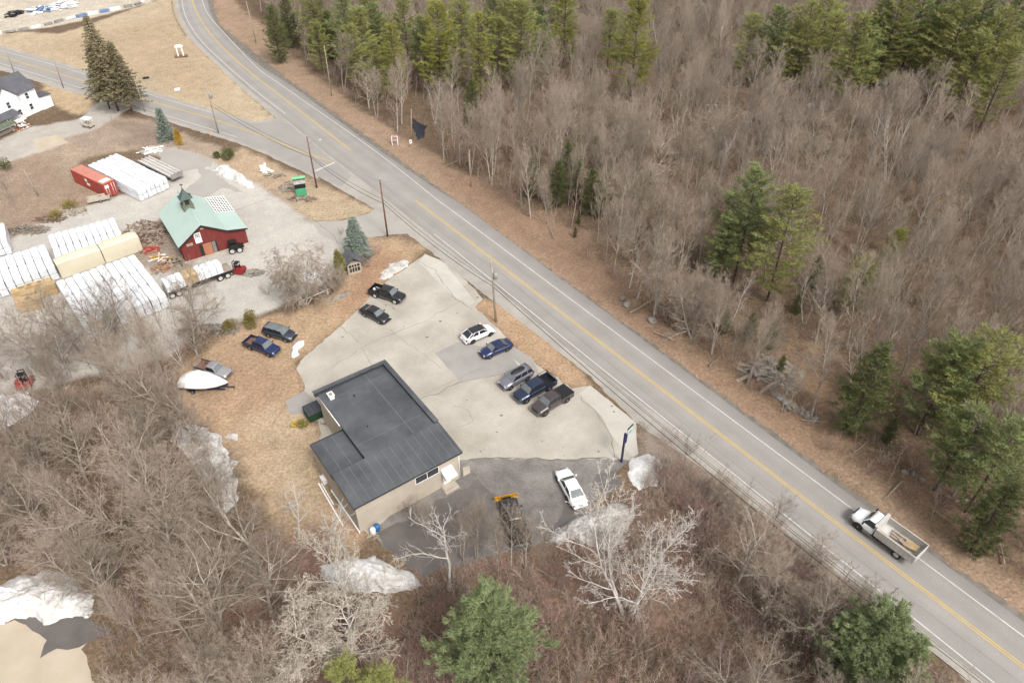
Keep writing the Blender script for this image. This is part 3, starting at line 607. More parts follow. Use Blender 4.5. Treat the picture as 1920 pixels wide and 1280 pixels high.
slab(mb, [(4.3,1.0),(7.1,1.0),(7.1,-Dh/2),(4.3,-2.0)], [EH-.15,RH-.02,RH-.02,EH-.15+.3], .12); slab(mb, [(9.9,1.0),(7.1,1.0),(7.1,-Dh/2),(9.9,-2.0)], [EH-.15,RH-.02,RH-.02,EH-.15+.3], .12)
slab(mb, [(-2.8,.5),(0,.5),(0,-2.9),(-2.8,-2.9)], [2.6,2.9,2.9,2.6], .12)
slab(mb, [(6.6,3.0),(13.5,3.0),(13.5,.72),(6.6,.72)], [2.5,2.5,3.0,3.0], .12)
rf = mb.build('roof', 'slate', hs_)
mb = MB(); mb.box((6.2,-Dh/2,8.1), (.7,.7,1.6)); mb.box((6.2,-Dh/2,8.95), (.6,.6,.1), 0); mb.build('chimney', 'brick', rf)
mb = MB(); mb.box((10,2.9,1.25), (6.6,.1,.8)); mb.build('porch_rail', 'trim_white', hs_)
for x in (6.8, 9.9, 13.2):
    mb = MB(); mb.box((x,2.85,1.25), (.16,.16,2.4)); mb.build('porch_post', 'trim_white', hs_)
mb = MB(); mb.box((10,1.9,.3), (7.0,2.3,.6)); mb.build('porch_floor', 'concrete', hs_)
for x, y, z in ((2.2,.03,3.9),(2.2,.03,1.6),(7.1,.73,3.9),(5.4,.73,1.7),(11.2,.03,3.9),(11.5,.03,1.7),(8.6,.73,1.7)): window(hs_, x, y, z, .85, 1.35, 'x', mull=0, rail=1)
window(hs_, -1.3, .33, 1.6, 1.7, 1.1, 'x', mull=0, glass='plastic_white')

# small booth under the blue spruce
p = G(666,512); bo = frame('garden_shed', 'small weathered shed with a white framed front under the blue spruce', 'shed', p[:2], math.radians(28))
mb = MB(); mb.box((0,1.1,1.0), (2.2,2.2,2.0)); mb.build('wall', 'wood_old', bo)
mb = MB(); slab(mb, [(-1.4,-.3),(0,-.3),(0,2.6),(-1.4,2.6)], [1.7,2.9,2.9,1.7], .1); slab(mb, [(1.4,-.3),(0,-.3),(0,2.6),(1.4,2.6)], [1.7,2.9,2.9,1.7], .1); mb.build('roof', 'slate', bo)
mb = MB(); mb.box((0,-.05,1.75), (2.1,.12,.2)); mb.box((0,-.05,.15), (2.1,.12,.3)); mb.box((-.95,-.05,.95), (.2,.12,1.5)); mb.box((.95,-.05,.95), (.2,.12,1.5)); mb.box((0,-.05,1.0), (.1,.1,1.3)); mb.box((-.4,-.05,1.0), (.1,.1,1.3)); mb.box((.4,-.05,1.0), (.1,.1,1.3)); mb.box((0,-.05,1.1), (1.8,.1,.08)); mb.build('front_frame', 'concrete', bo)
mb = MB(); mb.box((0,-.01,.95), (1.7,.03,1.4)); mb.build('opening', 'dark_trim', bo)

# ---------------------------------------------------------------- vehicles
def wheel(root, x, y, r, w, rim='rim', side=1, dual=False):
    mb = MB(); prof = [(r*.62,-w/2),(r*.93,-w/2),(r,-w*.3),(r,w*.3),(r*.93,w/2),(r*.62,w/2)]; n = 20; vs = []; fs = []
    for j in range(n):
        a = 2*math.pi*j/n
        for q, t in prof: vs.append((x+math.cos(a)*q, y+t, r+math.sin(a)*q))
    k = len(prof)
    for j in range(n):
        for i in range(k-1): fs.append((j*k+i, ((j+1) % n)*k+i, ((j+1) % n)*k+i+1, j*k+i+1))
    mb.add(vs, fs, 0, True); wh = mb.build('wheel', 'tyre', root)
    mb = MB(); yo = y+side*(w/2-.03)
    mb.tube([(x,yo-.05,r),(x,yo,r)], [r*.63,r*.63], 16, 0, False)
    for s in range(5):
        a = 2*math.pi*s/5; mb.box((x+math.cos(a)*r*.3, yo+side*.015, r+math.sin(a)*r*.3), (r*.5,.03,r*.13), ry=-a)
    mb.tube([(x,yo,r),(x,yo+side*.05,r)], [r*.16,r*.13], 8)
    mb.build('rim', rim, wh); return wh
def body_section(x, zt, zb, wt, wm, arch=0):
    h = zt-zb
    pts = [(0,zt+.02),(wt*.75,zt+.012),(wt,zt-.05),(wm,zt-.05-h*.25),(wm,zb+h*.35),(wm-.06,zb+.02),(wm*.6,zb)]
    return [(x,y,z) for y, z in pts]+[(x,-y,z) for y, z in reversed(pts[1:])]
def arches(mb, xs, r, wm, zt, mi):      # dark wheel openings set in the body side, with a lip
    for x in xs:
        for s in (-1, 1):
            vs = [(x+math.cos(a)*r*1.2, s*(wm+.006), r+math.sin(a)*r*1.2) for a in [math.pi*k/10 for k in range(11)]]
            vs = [(x-r*1.2, s*(wm+.006), .18)]+list(reversed(vs))+[(x+r*1.2, s*(wm+.006), .18)]
            mb.add(vs, [tuple(range(len(vs)))], mi)
CARS = {}
def vehicle(name, label, cat, kind, pt, rearpx, frontpx, side, L=4.7, Wd=1.84, H=1.5, wb=2.75, r=.34, rim='rim', roof=None, glass='carglass', wsglass=None, group=None, bed_m='black', cover=False, dh=0):
    A, B = G(*rearpx), G(*frontpx); d = (B-A).normalized(); nrm = Vector((-d.y, d.x, 0))
    c = (A+B)/2+(nrm*(-Wd/2) if side == 'L' else nrm*(Wd/2) if side == 'R' else Vector()); ang = math.atan2(d.y, d.x)+dh
    root = thing(name, label, cat, (c.x, c.y, .02), ang, group)
    w = Wd/2; pk = kind.startswith('pickup'); xf = wb/2+.88 if not pk else wb/2+.92; xr = xf-L
    ws = wsglass or glass
    if kind in ('sedan', 'suv', 'coupe'):
        if kind == 'sedan': hood, belt, trunk, zb = .92, .98, 1.02, .24; xw, xwt, xrt, xrb = xf-L*.27, xf-L*.41, xf-L*.68, xf-L*.86
        elif kind == 'coupe': hood, belt, trunk, zb = 1.0, 1.08, 1.12, .3; xw, xwt, xrt, xrb = xf-L*.24, xf-L*.38, xf-L*.76, xf-L*.96
        else: hood, belt, trunk, zb = 1.05, 1.1, 1.12, .32; xw, xwt, xrt, xrb = xf-L*.25, xf-L*.38, xf-L*.93, xf-L*.985
        S = [(xr,trunk-.28,zb+.14,w-.3,w-.22),(xr+.05,trunk-.07,zb+.05,w-.17,w-.1),(xr+.35,trunk,zb,w-.13,w-.02),(xrb+.15,trunk,zb,w-.12,w),(xrt,belt,zb,w-.1,w),(xwt,belt,zb,w-.1,w),(xw,belt-.02,zb,w-.1,w),(xw+.35,hood,zb,w-.14,w),(xf-.55,hood-.1,zb,w-.2,w-.02),(xf-.2,hood-.2,zb+.02,w-.28,w-.12),(xf-.04,hood-.32,zb+.06,w-.38,w-.26),(xf,hood-.42,zb+.1,w-.45,w-.34)]
    else:
        cabL = {'pickup': 1.55, 'pickup_ext': 2.05, 'pickup_crew': 2.5}[kind]; hood, belt, zb = 1.12*H/1.8, 1.17*H/1.8, .42
        xw = xf-1.35; xwt = xw-.55; xrb = xw-.25-cabL; xrt = xrb+.12; bedx = xrb-.04
        S = [(xrb,belt,zb,w-.08,w-.02),(xrb+.05,belt,zb,w-.08,w-.01),(xw-.6,belt,zb,w-.08,w-.01),(xw,belt,zb,w-.08,w),(xw+.1,hood+.02,zb,w-.12,w),(xf-.35,hood-.03,zb,w-.14,w-.02),(xf-.08,hood-.1,zb,w-.2,w-.06),(xf,hood-.28,zb+.05,w-.26,w-.12)]
    mb = MB(); mb.loft([body_section(*s) for s in S])
    wr = w*.72; zr = H
    zf = belt-.03; wbx = w-.1
    cab = [[(xrb,-wbx,zf),(xrb,wbx,zf)],[(xw,-wbx,zf),(xw,wbx,zf)],[(xwt,-wr,zr-.03),(xwt,wr,zr-.03)],[(xrt,-wr,zr-.03),(xrt,wr,zr-.03)]]
    v = [p for q in cab for p in q]
    mb.add(v, [(0,1,7,6),(2,3,5,4),(0,2,4,6),(1,3,5,7)], 0)
    if pk:
        bz = belt-.02; t = .09; bl = bedx-xr; cx = (bedx+xr)/2
        for s in (-1, 1):
            mb.box((cx, s*(w-t/2-.01), (bz+zb)/2), (bl, t, bz-zb)); mb.box((cx, s*(w-t/2-.02), bz+.015), (bl, t+.05, .03), 1)
        mb.box((bedx-.03,0,(bz+zb)/2), (.06, 2*w-.2, bz-zb)); mb.box((xr+.05,0,(bz+zb)/2), (.08, 2*w-.2, bz-zb-.02))
    arches(mb, (wb/2, -wb/2), r, w, 1, 1)
    mb.box(((xf+xr)/2, 0, zb-.02), (L-.5, Wd-.2, .16), 1)
    body = mb.build('body', [pt, 'black'], root)
    # roof skin
    mb = MB(); n = 8; secs = []
    for k in range(5):
        x = xwt+.04+(xrt-.04-xwt-.04)*k/4
        secs.append([(x, wr*math.cos(math.pi*j/n)*1.01, zr-.045+.05*math.sin(math.pi*j/n)) for j in range(n+1)])
    mb.loft(secs, caps=True); mb.build('roof', roof or pt, root)
    def quad(nm, pts, m, off, sh=.86, shz=.82, par=root):
        cc = sum((Vector(p) for p in pts), Vector())/4; nn = (Vector(pts[1])-Vector(pts[0])).cross(Vector(pts[3])-Vector(pts[0])).normalized()
        if nn.dot(cc-Vector(((xw+xrb)/2, 0, H*.6))) < 0: nn = -nn
        q = []
        for p in pts:
            e = Vector(p)-cc; q.append(cc+Vector((e.x*sh, e.y*sh, e.z*shz))+nn*off)
        mb = MB(); mb.add([tuple(a) for a in q]+[tuple(a-nn*.03) for a in q], [(0,1,2,3),(4,5,6,7),(0,1,5,4),(1,2,6,5),(2,3,7,6),(3,0,4,7)]); return mb.build(nm, m, par)
    quad('windshield', [v[2],v[3],v[5],v[4]], ws, .012, .9, .88)
    quad('rear_window', [v[0],v[1],v[7],v[6]], glass, .012, .86, .84)
    for s in (0, 1):
        b0, b1, t0, t1 = Vector(v[0+s]), Vector(v[2+s]), Vector(v[6+s]), Vector(v[4+s])
        cuts = {'pickup': [0,1], 'pickup_ext': [0,.33,1], 'pickup_crew': [0,.46,1], 'sedan': [0,.14,.52,1], 'coupe': [0,.2,.55,1], 'suv': [0,.26,.6,1]}[kind]
        for a, b in zip(cuts, cuts[1:]):
            quad('side_window', [b0.lerp(b1,a+.012),b0.lerp(b1,b-.012),t0.lerp(t1,b-.012),t0.lerp(t1,a+.012)], 'blackglass' if glass == 'carglass' else glass, .012, .92, .8)
    for s in (-1, 1):
        mb = MB(); mb.box((xf-.12, s*(w-.36), hood-.3), (.16,.34,.15), rz=-s*.35); mb.build('headlight', 'headlight', root)
        mb = MB(); mb.box((xr+.04, s*(w-.14), belt-.22), (.12,.16,.24)); mb.build('taillight', 'taillight', root)
        mb = MB(); mb.box((xw-.22, s*(w+.09), belt+.06), (.1,.2,.15)); mb.build('mirror', pt, root)
        for x in (wb/2, -wb/2): wheel(root, x, s*(w-.10), r, .24, rim, s)
    mb = MB(); mb.box((xf+.01,0,hood-.42), (.06,w*1.0,.18 if not pk else .3)); mb.build('grille', 'black', root)
    mb = MB(); mb.box((xf-.03,0,zb+.12), (.16,Wd-.35,.16)); mb.build('front_bumper', 'alu' if pk else pt, root)
    mb = MB(); mb.box((xr-.01,0,zb+.14), (.14,Wd-.3,.18)); mb.build('rear_bumper', 'alu' if pk else pt, root)
    mb = MB(); mb.box((xr-.09,0,zb+.16 if pk else zb+.35), (.02,.3,.15)); mb.build('number_plate', 'plate', root)
    if pk:
        mb = MB(); mb.box((cx,0,zb+.2), (bl-.1,2*w-.2,.06))
        for k in range(6): mb.box((cx,-w*.7+k*w*.28,zb+.24), (bl-.15,.05,.02))
        for s in (-1, 1): mb.box((-wb/2, s*(w-.25), zb+.38), (.8,.25,.32))
        mb.build('bed_floor', bed_m, root)
        if cover:
            mb = MB(); mb.box((cx,0,bz+.05), (bl-.02,Wd-.08,.06)); mb.build('bed_cover', 'black', root, bevel=.02)
    root['dims'] = (xf, xr, w, belt, H); return root
PT = {'navy': paint('paint_navy',38,56,110), 'blackp': paint('paint_black',44,44,50), 'char': paint('paint_charcoal',74,80,92), 'grey': paint('paint_silver_grey',150,150,162), 'brownp': paint('paint_brown_grey',96,84,84),
      'dblue': paint('paint_dark_blue',44,58,86), 'whitep': mat('paint_white', (.8,.8,.8,1), (.76,.76,.76,1), .3, 1, coat=.8), 'silver': paint('paint_pale_silver',196,190,192), 'oldgrey': paint('paint_old_grey',112,108,108)}
vehicle('crossover', 'white crossover with a black glass roof parked nearest the utility pole mound', 'car', 'coupe', PT['whitep'], (887.5,645), (920,631), 'R', 4.7, 1.9, 1.6, 2.85, .37, 'rim_dark', 'blackglass', 'blackglass')
vehicle('blue_sedan', 'dark blue sedan parked beside the white crossover', 'car', 'sedan', PT['navy'], (951,660), (920,673), 'L', 4.6, 1.8, 1.45, 2.7)
sv = vehicle('estate_car', 'silver grey wagon carrying a black roof box, parked by the grass mound', 'car', 'suv', PT['grey'], (990,714), (958,732), 'L', 4.75, 1.86, 1.66, 2.75, .36)
pk1 = vehicle('pickup_truck', 'dark blue crew-cab pickup with an open racked bed beside the silver wagon', 'pickup truck', 'pickup_crew', PT['dblue'], (1031,733), (987.5,757.5), 'L', 5.9, 2.0, 1.9, 3.7, .42)
vehicle('pickup_truck', 'brown-grey pickup with a black bed cover, last in the row by the grass mound', 'pickup truck', 'pickup_ext', PT['brownp'], (1064,755), (1022.5,781), 'L', 5.7, 2.0, 1.85, 3.6, .42, cover=True)
pk2 = vehicle('pickup_truck', 'black pickup with gear in its bed at the upper left of the lot', 'pickup truck', 'pickup_ext', PT['blackp'], (702.5,559), (741,571), 'R', 5.5, 1.95, 1.8, 3.4, .42, 'rim_white')
vehicle('black_sedan', 'black sedan parked below the black pickup', 'car', 'sedan', PT['blackp'], (682,594), (712.5,609), 'R', 4.7, 1.82, 1.45, 2.75, .34)
vehicle('grey_crossover', 'dark grey crossover parked on brown grass beside the navy pickup', 'car', 'suv', PT['char'], (504,634), (536,643), 'R', 4.7, 1.86, 1.62, 2.75, .36, roof='carglass')
vehicle('pickup_truck', 'navy pickup with an empty bed parked on the brown grass', 'pickup truck', 'pickup_ext', PT['navy'], (468,657), (504.7,671), 'R', 5.3, 1.85, 1.7, 3.2, .38, bed_m='mulch')
vehicle('pickup_truck', 'old silver pickup with a dark open bed beside the covered boat', 'pickup truck', 'pickup', PT['silver'], (378,703), (412.8,713.5), 'R', 5.0, 1.8, 1.6, 3.0, .36, bed_m='mulch')
vehicle('white_sedan', 'white full-size sedan parked on dark asphalt near the grey snow pile', 'car', 'sedan', PT['whitep'], (1064,941), (1042,899), 'L', 5.4, 1.95, 1.45, 3.0, .35, wsglass='blackglass')
# roof box
xf, xr, w_, belt, H_ = sv['dims']
mb = MB(); mb.loft([[(x, .4*s*math.cos(a), 1.74+.16*s2*math.sin(a)) for a in [2*math.pi*k/10 for k in range(10)]] for x, s, s2 in ((-1.5,.3,.3),(-1.35,.8,.8),(-.8,1,1),(-.1,1,1),(.4,.75,.7),(.6,.3,.3))])
o = mb.build('roof_box', 'black'); o.location = sv.location; o.rotation_euler = sv.rotation_euler; tag(o, 'black cargo box strapped on the silver wagon roof', 'roof box')
mb = MB()
for s in (-1, 1): mb.tube([(-1.9,s*.62,1.68),(.1,s*.62,1.68)], .03, 5)
for x in (-1.3, -.3): mb.tube([(x,-.62,1.7),(x,.62,1.7)], .03, 5)
mb.build('roof_rail', 'alu', sv)
xf, xr, w_, belt, H_ = pk1['dims']
mb = MB(); x0 = xr+.3
for s in (-1, 1):
    mb.tube([(x0,s*.9,1.15),(x0,s*.9,1.75),(x0+1.5,s*.9,1.75),(x0+1.5,s*.9,1.15)], .035, 5)
mb.tube([(x0,-.9,1.75),(x0,.9,1.75)], .035, 5); mb.tube([(x0+1.5,-.9,1.75),(x0+1.5,.9,1.75)], .035, 5); mb.build('bed_rack', 'dark_metal', pk1)
mb = MB()
for k in range(6): mb.box((R.uniform(-2.3,-1.3),R.uniform(-.6,.6),.95), (R.uniform(.2,.5),R.uniform(.2,.5),.3), rz=R.uniform(0,3), mi=k % 3)
o = mb.build('gear_pile', ['plastic_white', 'wood_old', 'dark_metal']); o.location = pk2.location; o.rotation_euler = pk2.rotation_euler; tag(o, 'jumble of pale gear lying in the black pickup bed', 'gear')
tag(mound('junk_pile', [(548,657),(560,640),(568,645),(563,660),(552,668)], .5, 'wrap', seed=41), 'white plastic sheeting heap in front of the grey crossover', 'sheeting')

# dump truck on the road
A, B = G(1676,1046), G(1605,993); d = (B-A).normalized(); nrm = Vector((-d.y, d.x, 0)); c = (A+B)/2-nrm*1.15
dt = thing('dump_truck', 'white cab truck with an aluminium stake bed driving on the main road', 'truck', (c.x, c.y, .03), math.atan2(d.y, d.x))
hb = (B-A).length/2; r = .5
mb = MB(); S = [(hb-1.55,1.5,.6,1.0,1.08),(hb-1.2,1.52,.6,1.0,1.1),(hb-.1,1.55,.6,.98,1.1),(hb+.0,1.5,.6,.9,1.12),(hb+.5,1.42,.65,.75,1.1),(hb+.95,1.3,.68,.65,.95),(hb+1.15,1.15,.7,.6,.8)]
mb.loft([body_section(*s) for s in S])
v = [(hb-1.6,-1.0,1.48),(hb-1.6,1.0,1.48),(hb-.05,-1.0,1.48),(hb-.05,1.0,1.48),(hb-.6,-.82,2.28),(hb-.6,.82,2.28),(hb-1.55,-.82,2.28),(hb-1.55,.82,2.28)]
mb.add(v, [(0,1,7,6),(2,3,5,4),(0,2,4,6),(1,3,5,7),(4,5,7,6)]); arches(mb, (hb,), r, 1.12, 1, 1)
mb.build('cab', [PT['whitep'], 'black'], dt)
mb = MB(); mb.loft([[(x, .8*math.cos(math.pi*j/8), 2.26+.07*math.sin(math.pi*j/8)) for j in range(9)] for x in (hb-.62, hb-1.0, hb-1.5)]); mb.build('roof', PT['whitep'], dt)
def panel(pts, m, nm, off):
    q = [Vector(p) for p in pts]; cc = sum(q, Vector())/4; nn = (q[1]-q[0]).cross(q[3]-q[0]).normalized()
    if nn.dot(cc-Vector((hb-.8,0,1.6))) < 0: nn = -nn
    q = [cc+(p-cc)*.84+nn*off for p in q]; mb = MB(); mb.add([tuple(a) for a in q]+[tuple(a-nn*.03) for a in q], [(0,1,2,3),(4,5,6,7),(0,1,5,4),(1,2,6,5),(2,3,7,6),(3,0,4,7)]); mb.build(nm, m, dt)
panel([v[2],v[3],v[5],v[4]], 'blackglass', 'windshield', .012); panel([v[0],v[2],v[4],v[6]], 'blackglass', 'side_window', .012); panel([v[1],v[3],v[5],v[7]], 'blackglass', 'side_window', .012)
for s in (-1, 1):
    mb = MB(); mb.box((hb+1.0,s*.72,1.1), (.2,.35,.2), rz=-s*.3); mb.build('headlight', 'headlight', dt)
    mb = MB(); mb.box((hb-.35,s*1.3,1.75), (.12,.28,.4)); mb.tube([(hb-.35,s*1.05,1.6),(hb-.35,s*1.3,1.65)], .03, 4); mb.build('mirror', 'black', dt)
    mb = MB(); mb.box((hb-1.1,s*1.1,.55), (1.2,.25,.06)); mb.build('running_board', 'alu', dt)
    wheel(dt, hb, s*.98, r, .28, 'rim_white', s); wheel(dt, -hb, s*1.0, r, .28, 'rim_white', s); wheel(dt, -hb, s*.68, r, .26, 'rim', s)
    mb = MB(); mb.tube([(-hb-1.4,s*.9,.9),(-hb-1.46,s*.9,.9)], .09, 8); mb.build('taillight', 'taillight', dt)
mb = MB(); mb.box((-.3,.45,.75), (2*hb+2.2,.12,.24)); mb.box((-.3,-.45,.75), (2*hb+2.2,.12,.24)); mb.tube([(-hb,-.9,.5),(-hb,.9,.5)], .12, 6); mb.box((.3,.85,.75), (1.0,.4,.45)); mb.box((.2,-.85,.75), (.8,.35,.45)); mb.build('chassis', 'dark_metal', dt)
mb = MB(); mb.box((hb+1.16,0,.75), (.2,2.0,.28)); mb.build('front_bumper', 'alu', dt)
mb = MB(); mb.box((hb+1.1,0,1.1), (.12,1.0,.35)); mb.build('grille', 'black', dt)
BX0, BX1 = -hb-1.7, hb-1.75; bw = 1.22; cxb = (BX0+BX1)/2; lb = BX1-BX0
mb = MB(); mb.box((cxb,0,1.05), (lb,2*bw,.14)); mb.build('bed_floor', 'bed_grey', dt)
mb = MB()
for s in (-1, 1):
    mb.box((cxb,s*bw,1.58), (lb,.06,.95)); mb.box((cxb,s*bw,2.08), (lb,.1,.07)); mb.box((cxb,s*bw,1.15), (lb,.1,.08))
    for k in range(10): mb.box((BX0+.04+k*(lb-.08)/9,s*(bw+.04),1.6), (.07,.05,.9))
mb.build('side_panel', 'bed_grey', dt)
mb = MB(); mb.box((BX0,0,1.58), (.06,2*bw-.08,.9)); mb.box((BX0,0,2.05), (.1,2*bw,.06)); mb.build('tailgate', 'bed_grey', dt)
mb = MB(); mb.box((BX1,0,1.75), (.08,2*bw,1.3)); mb.box((BX1+.15,0,2.42), (.28,2*bw+.1,.06)); mb.build('headboard', 'bed_grey', dt)
lp = thing('lumber_load', 'pallets and loose boards lying in the white truck bed', 'lumber', dt.location, dt.rotation_euler.z)
mb = MB()
for k in range(7): mb.box((cxb-1.0,-.6+k*.12,1.55), (1.3,.1,.05), rz=.25)
mb.box((cxb-1.0,-.3,1.42), (1.2,.9,.16), rz=.25); mb.build('pallet', 'wood', lp)
mb = MB()
for k in range(12): mb.box((cxb+R.uniform(-.8,1.0),R.uniform(-.9,.9),1.2+.04*k), (R.uniform(1.2,2.6),R.uniform(.12,.3),.05), rz=R.uniform(-.15,.15), ry=R.uniform(-.04,.04))
mb.build('board', 'wood_old', lp)

# plow truck under the trees
A, B = G(968,1022), G(950,952); d = (B-A).normalized()
pt_ = vehicle('plow_truck', 'dark grey pickup wearing a yellow plow blade, behind thin trees on the dark asphalt', 'pickup truck', 'pickup_ext', PT['blackp'], (972,1010), (955,956), 'C', 5.8, 2.1, 1.95, 3.6, .43, glass='blackglass')
xf = pt_['dims'][0]
mb = MB(); mb.loft([[(xf+.75+.18*math.sin(a)*1.0-.1, y, .12+.36*(1-math.cos(a))) for a in [0,.5,1.0,1.5,2.0]]+[(xf+.68+.18*math.sin(a)*1.0-.1, y, .12+.36*(1-math.cos(a))) for a in [2.0,1.5,1.0,.5,0]] for y in (-1.3,-.6,0,.6,1.3)], smooth=False)
for k in range(7): mb.box((xf+.62,-1.2+k*.4,.42), (.06,.05,.6))
mb.build('plow_blade', 'yellow_blade', pt_)
mb = MB(); mb.box((xf+.35,0,.4), (.6,.6,.1)); mb.box((xf+.2,0,.75), (.1,.9,.5)); mb.build('plow_frame', 'dark_metal', pt_)

# covered boat on trailer
A, B = G(341,732), G(430,735); d = (B-A).normalized(); ang = math.atan2(d.y, d.x); Lb = (B-A).length; c = A.lerp(B, .48)
bt = thing('covered_boat', 'boat under a white shrink-wrap cover on a blue trailer beside the old silver pickup', 'boat', (c.x, c.y+.6, 0), ang)
mb = MB(); secs = []
for t, hw, zt, zk in ((0,1.05,1.5,.55),(.02,1.2,1.7,.5),(.2,1.35,2.3,.45),(.4,1.38,2.6,.45),(.6,1.28,2.3,.45),(.8,.9,1.85,.6),(.93,.42,1.5,.85),(1,.08,1.3,1.1)):
    x = -Lb/2+t*Lb; secs.append([(x,0,zt),(x,hw*.55,zt-.12),(x,hw*.95,1.25),(x,hw,1.1),(x,-hw,1.1),(x,-hw*.95,1.25),(x,-hw*.55,zt-.12)])
mb.loft(secs); mb.build('cover', 'plastic_white' if False else 'trim_white', bt)
mb = MB(); secs = []
for t, hw, zk in ((0,1.0,.5),(.2,1.1,.45),(.5,1.1,.42),(.75,.8,.5),(.93,.33,.75),(1,.05,1.05)):
    x = -Lb/2+t*Lb; secs.append([(x,hw*.98,1.12),(x,hw*.85,.75),(x,0,zk),(x,-hw*.85,.75),(x,-hw*.98,1.12)])
mb.loft(secs); mb.build('hull', PT['navy'], bt)
mb = MB(); mb.box((0,.5,.42), (Lb*.9,.1,.12)); mb.box((0,-.5,.42), (Lb*.9,.1,.12)); mb.box((Lb*.5,0,.42), (Lb*.25,.1,.1)); mb.box((-Lb*.2,0,.4), (.12,2.0,.1)); mb.box((Lb*.6,0,.25), (.08,.08,.5)); mb.build('trailer_frame', PT['navy'], bt)
for s in (-1, 1):
    wheel(bt, -Lb*.2, s*1.12, .3, .2, 'rim', s)
    mb = MB(); mb.box((-Lb*.2,s*1.12,.66), (.85,.26,.05)); mb.build('fender', PT['navy'], bt)

# dumpster
p = G(590,781); ds = thing('dumpster', 'dark green dumpster with grey lids behind the flat-roofed building', 'dumpster', p, BA)
mb = MB(); mb.add([(-.9,-.8,.15),(.9,-.8,.15),(.9,.8,.15),(-.9,.8,.15),(-1.0,-.9,1.3),(1.0,-.9,1.3),(1.0,.9,1.55),(-1.0,.9,1.55)], [(0,1,2,3),(0,1,5,4),(1,2,6,5),(2,3,7,6),(3,0,4,7)]); mb.box((0,-.92,1.2), (2.05,.06,.1)); mb.box((-1.03,0,.9), (.1,1.2,.15)); mb.box((1.03,0,.9), (.1,1.2,.15)); mb.build('bin', 'dumpster', ds)
for s in (-1, 1):
    mb = MB(); mb.box((s*.5,0,1.47), (.97,1.85,.05), rx=.14); mb.build('lid', 'roof_edge', ds)
# barrels by the front corner of the building
for px, lab, m in (((708,993),'blue plastic barrel beside the near corner of the flat-roofed building','blue_plastic'),((700,1000),'white plastic barrel next to the blue one at the building corner','plastic_white')):
    p = G(*px); mb = MB(); mb.tube([(0,0,0),(0,0,.1),(0,0,.45),(0,0,.8),(0,0,.88)], [.27,.3,.32,.3,.26], 14); mb.tube([(.12,0,.88),(.12,0,.92)], .04, 6); o = mb.build('barrel', m); o.location = p; tag(o, lab, 'barrel')
mb = MB()
for k in range(6): mb.box((R.uniform(-.6,.6),R.uniform(-.3,.3),.1+.05*k), (R.uniform(.5,1.4),.14,.05), rz=R.uniform(0,.6))
o = mb.build('board_pile', 'wood_old'); o.location = G(703,1006); tag(o, 'scrap boards piled by the barrels at the building corner', 'boards')

# ---------------------------------------------------------------- lumber yard
def pack_mesh(Lx, Wy, Hz, mname, puff=.07, seed=0, strips=True):
    secs = []; n = 7
    for k in range(n+1):
        x = -Lx/2+Lx*k/n; e = .93 if k in (0, n) else 1; q = []
        for (y, z) in ((-.5,.04),(-.5,.5),(-.48,.93),(-.3,1.0),(0,1.03),(.3,1.0),(.48,.93),(.5,.5),(.5,.04)):
            wv = mnoise.noise(Vector((x*1.3, y*4+seed, z*3+seed)))*puff
            q.append((x, y*Wy*(e+wv*.6), z*Hz*(e if z > .5 else 1)+wv*(z > .5)))
        secs.append(q)
    mb = MB(); mb.loft(secs, smooth=False); return mb
def stack(o, ang, cols, colw, rows, rowl, layers, lh, label, group, m='wrap', name='lumber_pack', skip=0, jit=.04, cat='lumber pack', z0=.1, gap=.06):
    protos = []
    for s in range(3):
        me = pack_mesh(rowl-gap, colw-gap*.8, lh, m, seed=s*7.3)
        protos.append(me)
    firsts = [None]*3; O = Vector((o[0], o[1], 0)); ux = Vector((math.cos(ang), math.sin(ang), 0)); uy = Vector((-ux.y, ux.x, 0))
    for a in range(rows):
        for b in range(cols):
            for c_ in range(layers):
                if R.random() < skip and c_ == layers-1: continue
                s = R.randrange(3); pos = O+ux*((a+.5)*rowl+R.uniform(-jit,jit)*2)+uy*((b+.5)*colw)+Vector((0,0,z0+c_*lh*1.02))
                if firsts[s] is None: firsts[s] = ob = protos[s].build(name, m)
                else: ob = firsts[s].copy(); COL.objects.link(ob)
                ob.location = pos; ob.rotation_euler = (0,0,ang+R.uniform(-1,1)*jit*.3); ob.scale = (1,1,R.uniform(.94,1.05) if c_ == layers-1 else 1)
                tag(ob, label, cat, group)
def sfr(pbl, pfl, pfr):    # stack frame from three top-corner points
    a, b, c = [Vector(p[:2]).to_3d() for p in (pbl, pfl, pfr)]; return a, math.atan2((b-a).y, (b-a).x), (b-a).length, (c-b).length
def stk(pbl, pfl, pfr, z, cols, rows, layers, lh, label, group, **k):
    a, ang, L_, W_ = sfr(G(*pbl, z), G(*pfl, z), G(*pfr, z)); stack((a.x, a.y), ang, cols, W_/cols, rows, L_/rows, layers, lh, label, group, **k)
stk((163,309),(256,357),(310,331), 2.3, 7, 5, 2, 1.08, 'white wrapped lumber pack in the big block beside the red container', 'wrapped packs beside the red container')
stk((88,440),(105,489),(232,447), 2.3, 10, 2, 2, 1.08, 'white wrapped lumber pack in the block behind the long cream stack', 'wrapped packs behind the cream stack')
stk((103,527),(155,612),(305,545), 2.3, 10, 3, 2, 1.08, 'white wrapped lumber pack in the block in front of the long cream stack', 'wrapped packs in front of the cream stack')
stk((-40,493),(-25,540),(104,503), 2.3, 8, 2, 2, 1.08, 'white wrapped lumber pack in the block at the left edge behind the bare lumber', 'wrapped packs at the left edge')
stk((-30,425),(-25,462),(12,449), 2.3, 3, 2, 2, 1.08, 'white wrapped lumber pack in the small block cut by the left edge', 'wrapped packs cut by the left edge')
a, b = G(104,494,2.8), G(258,441,2.8); dd = (b-a); ang = math.atan2(dd.y, dd.x)
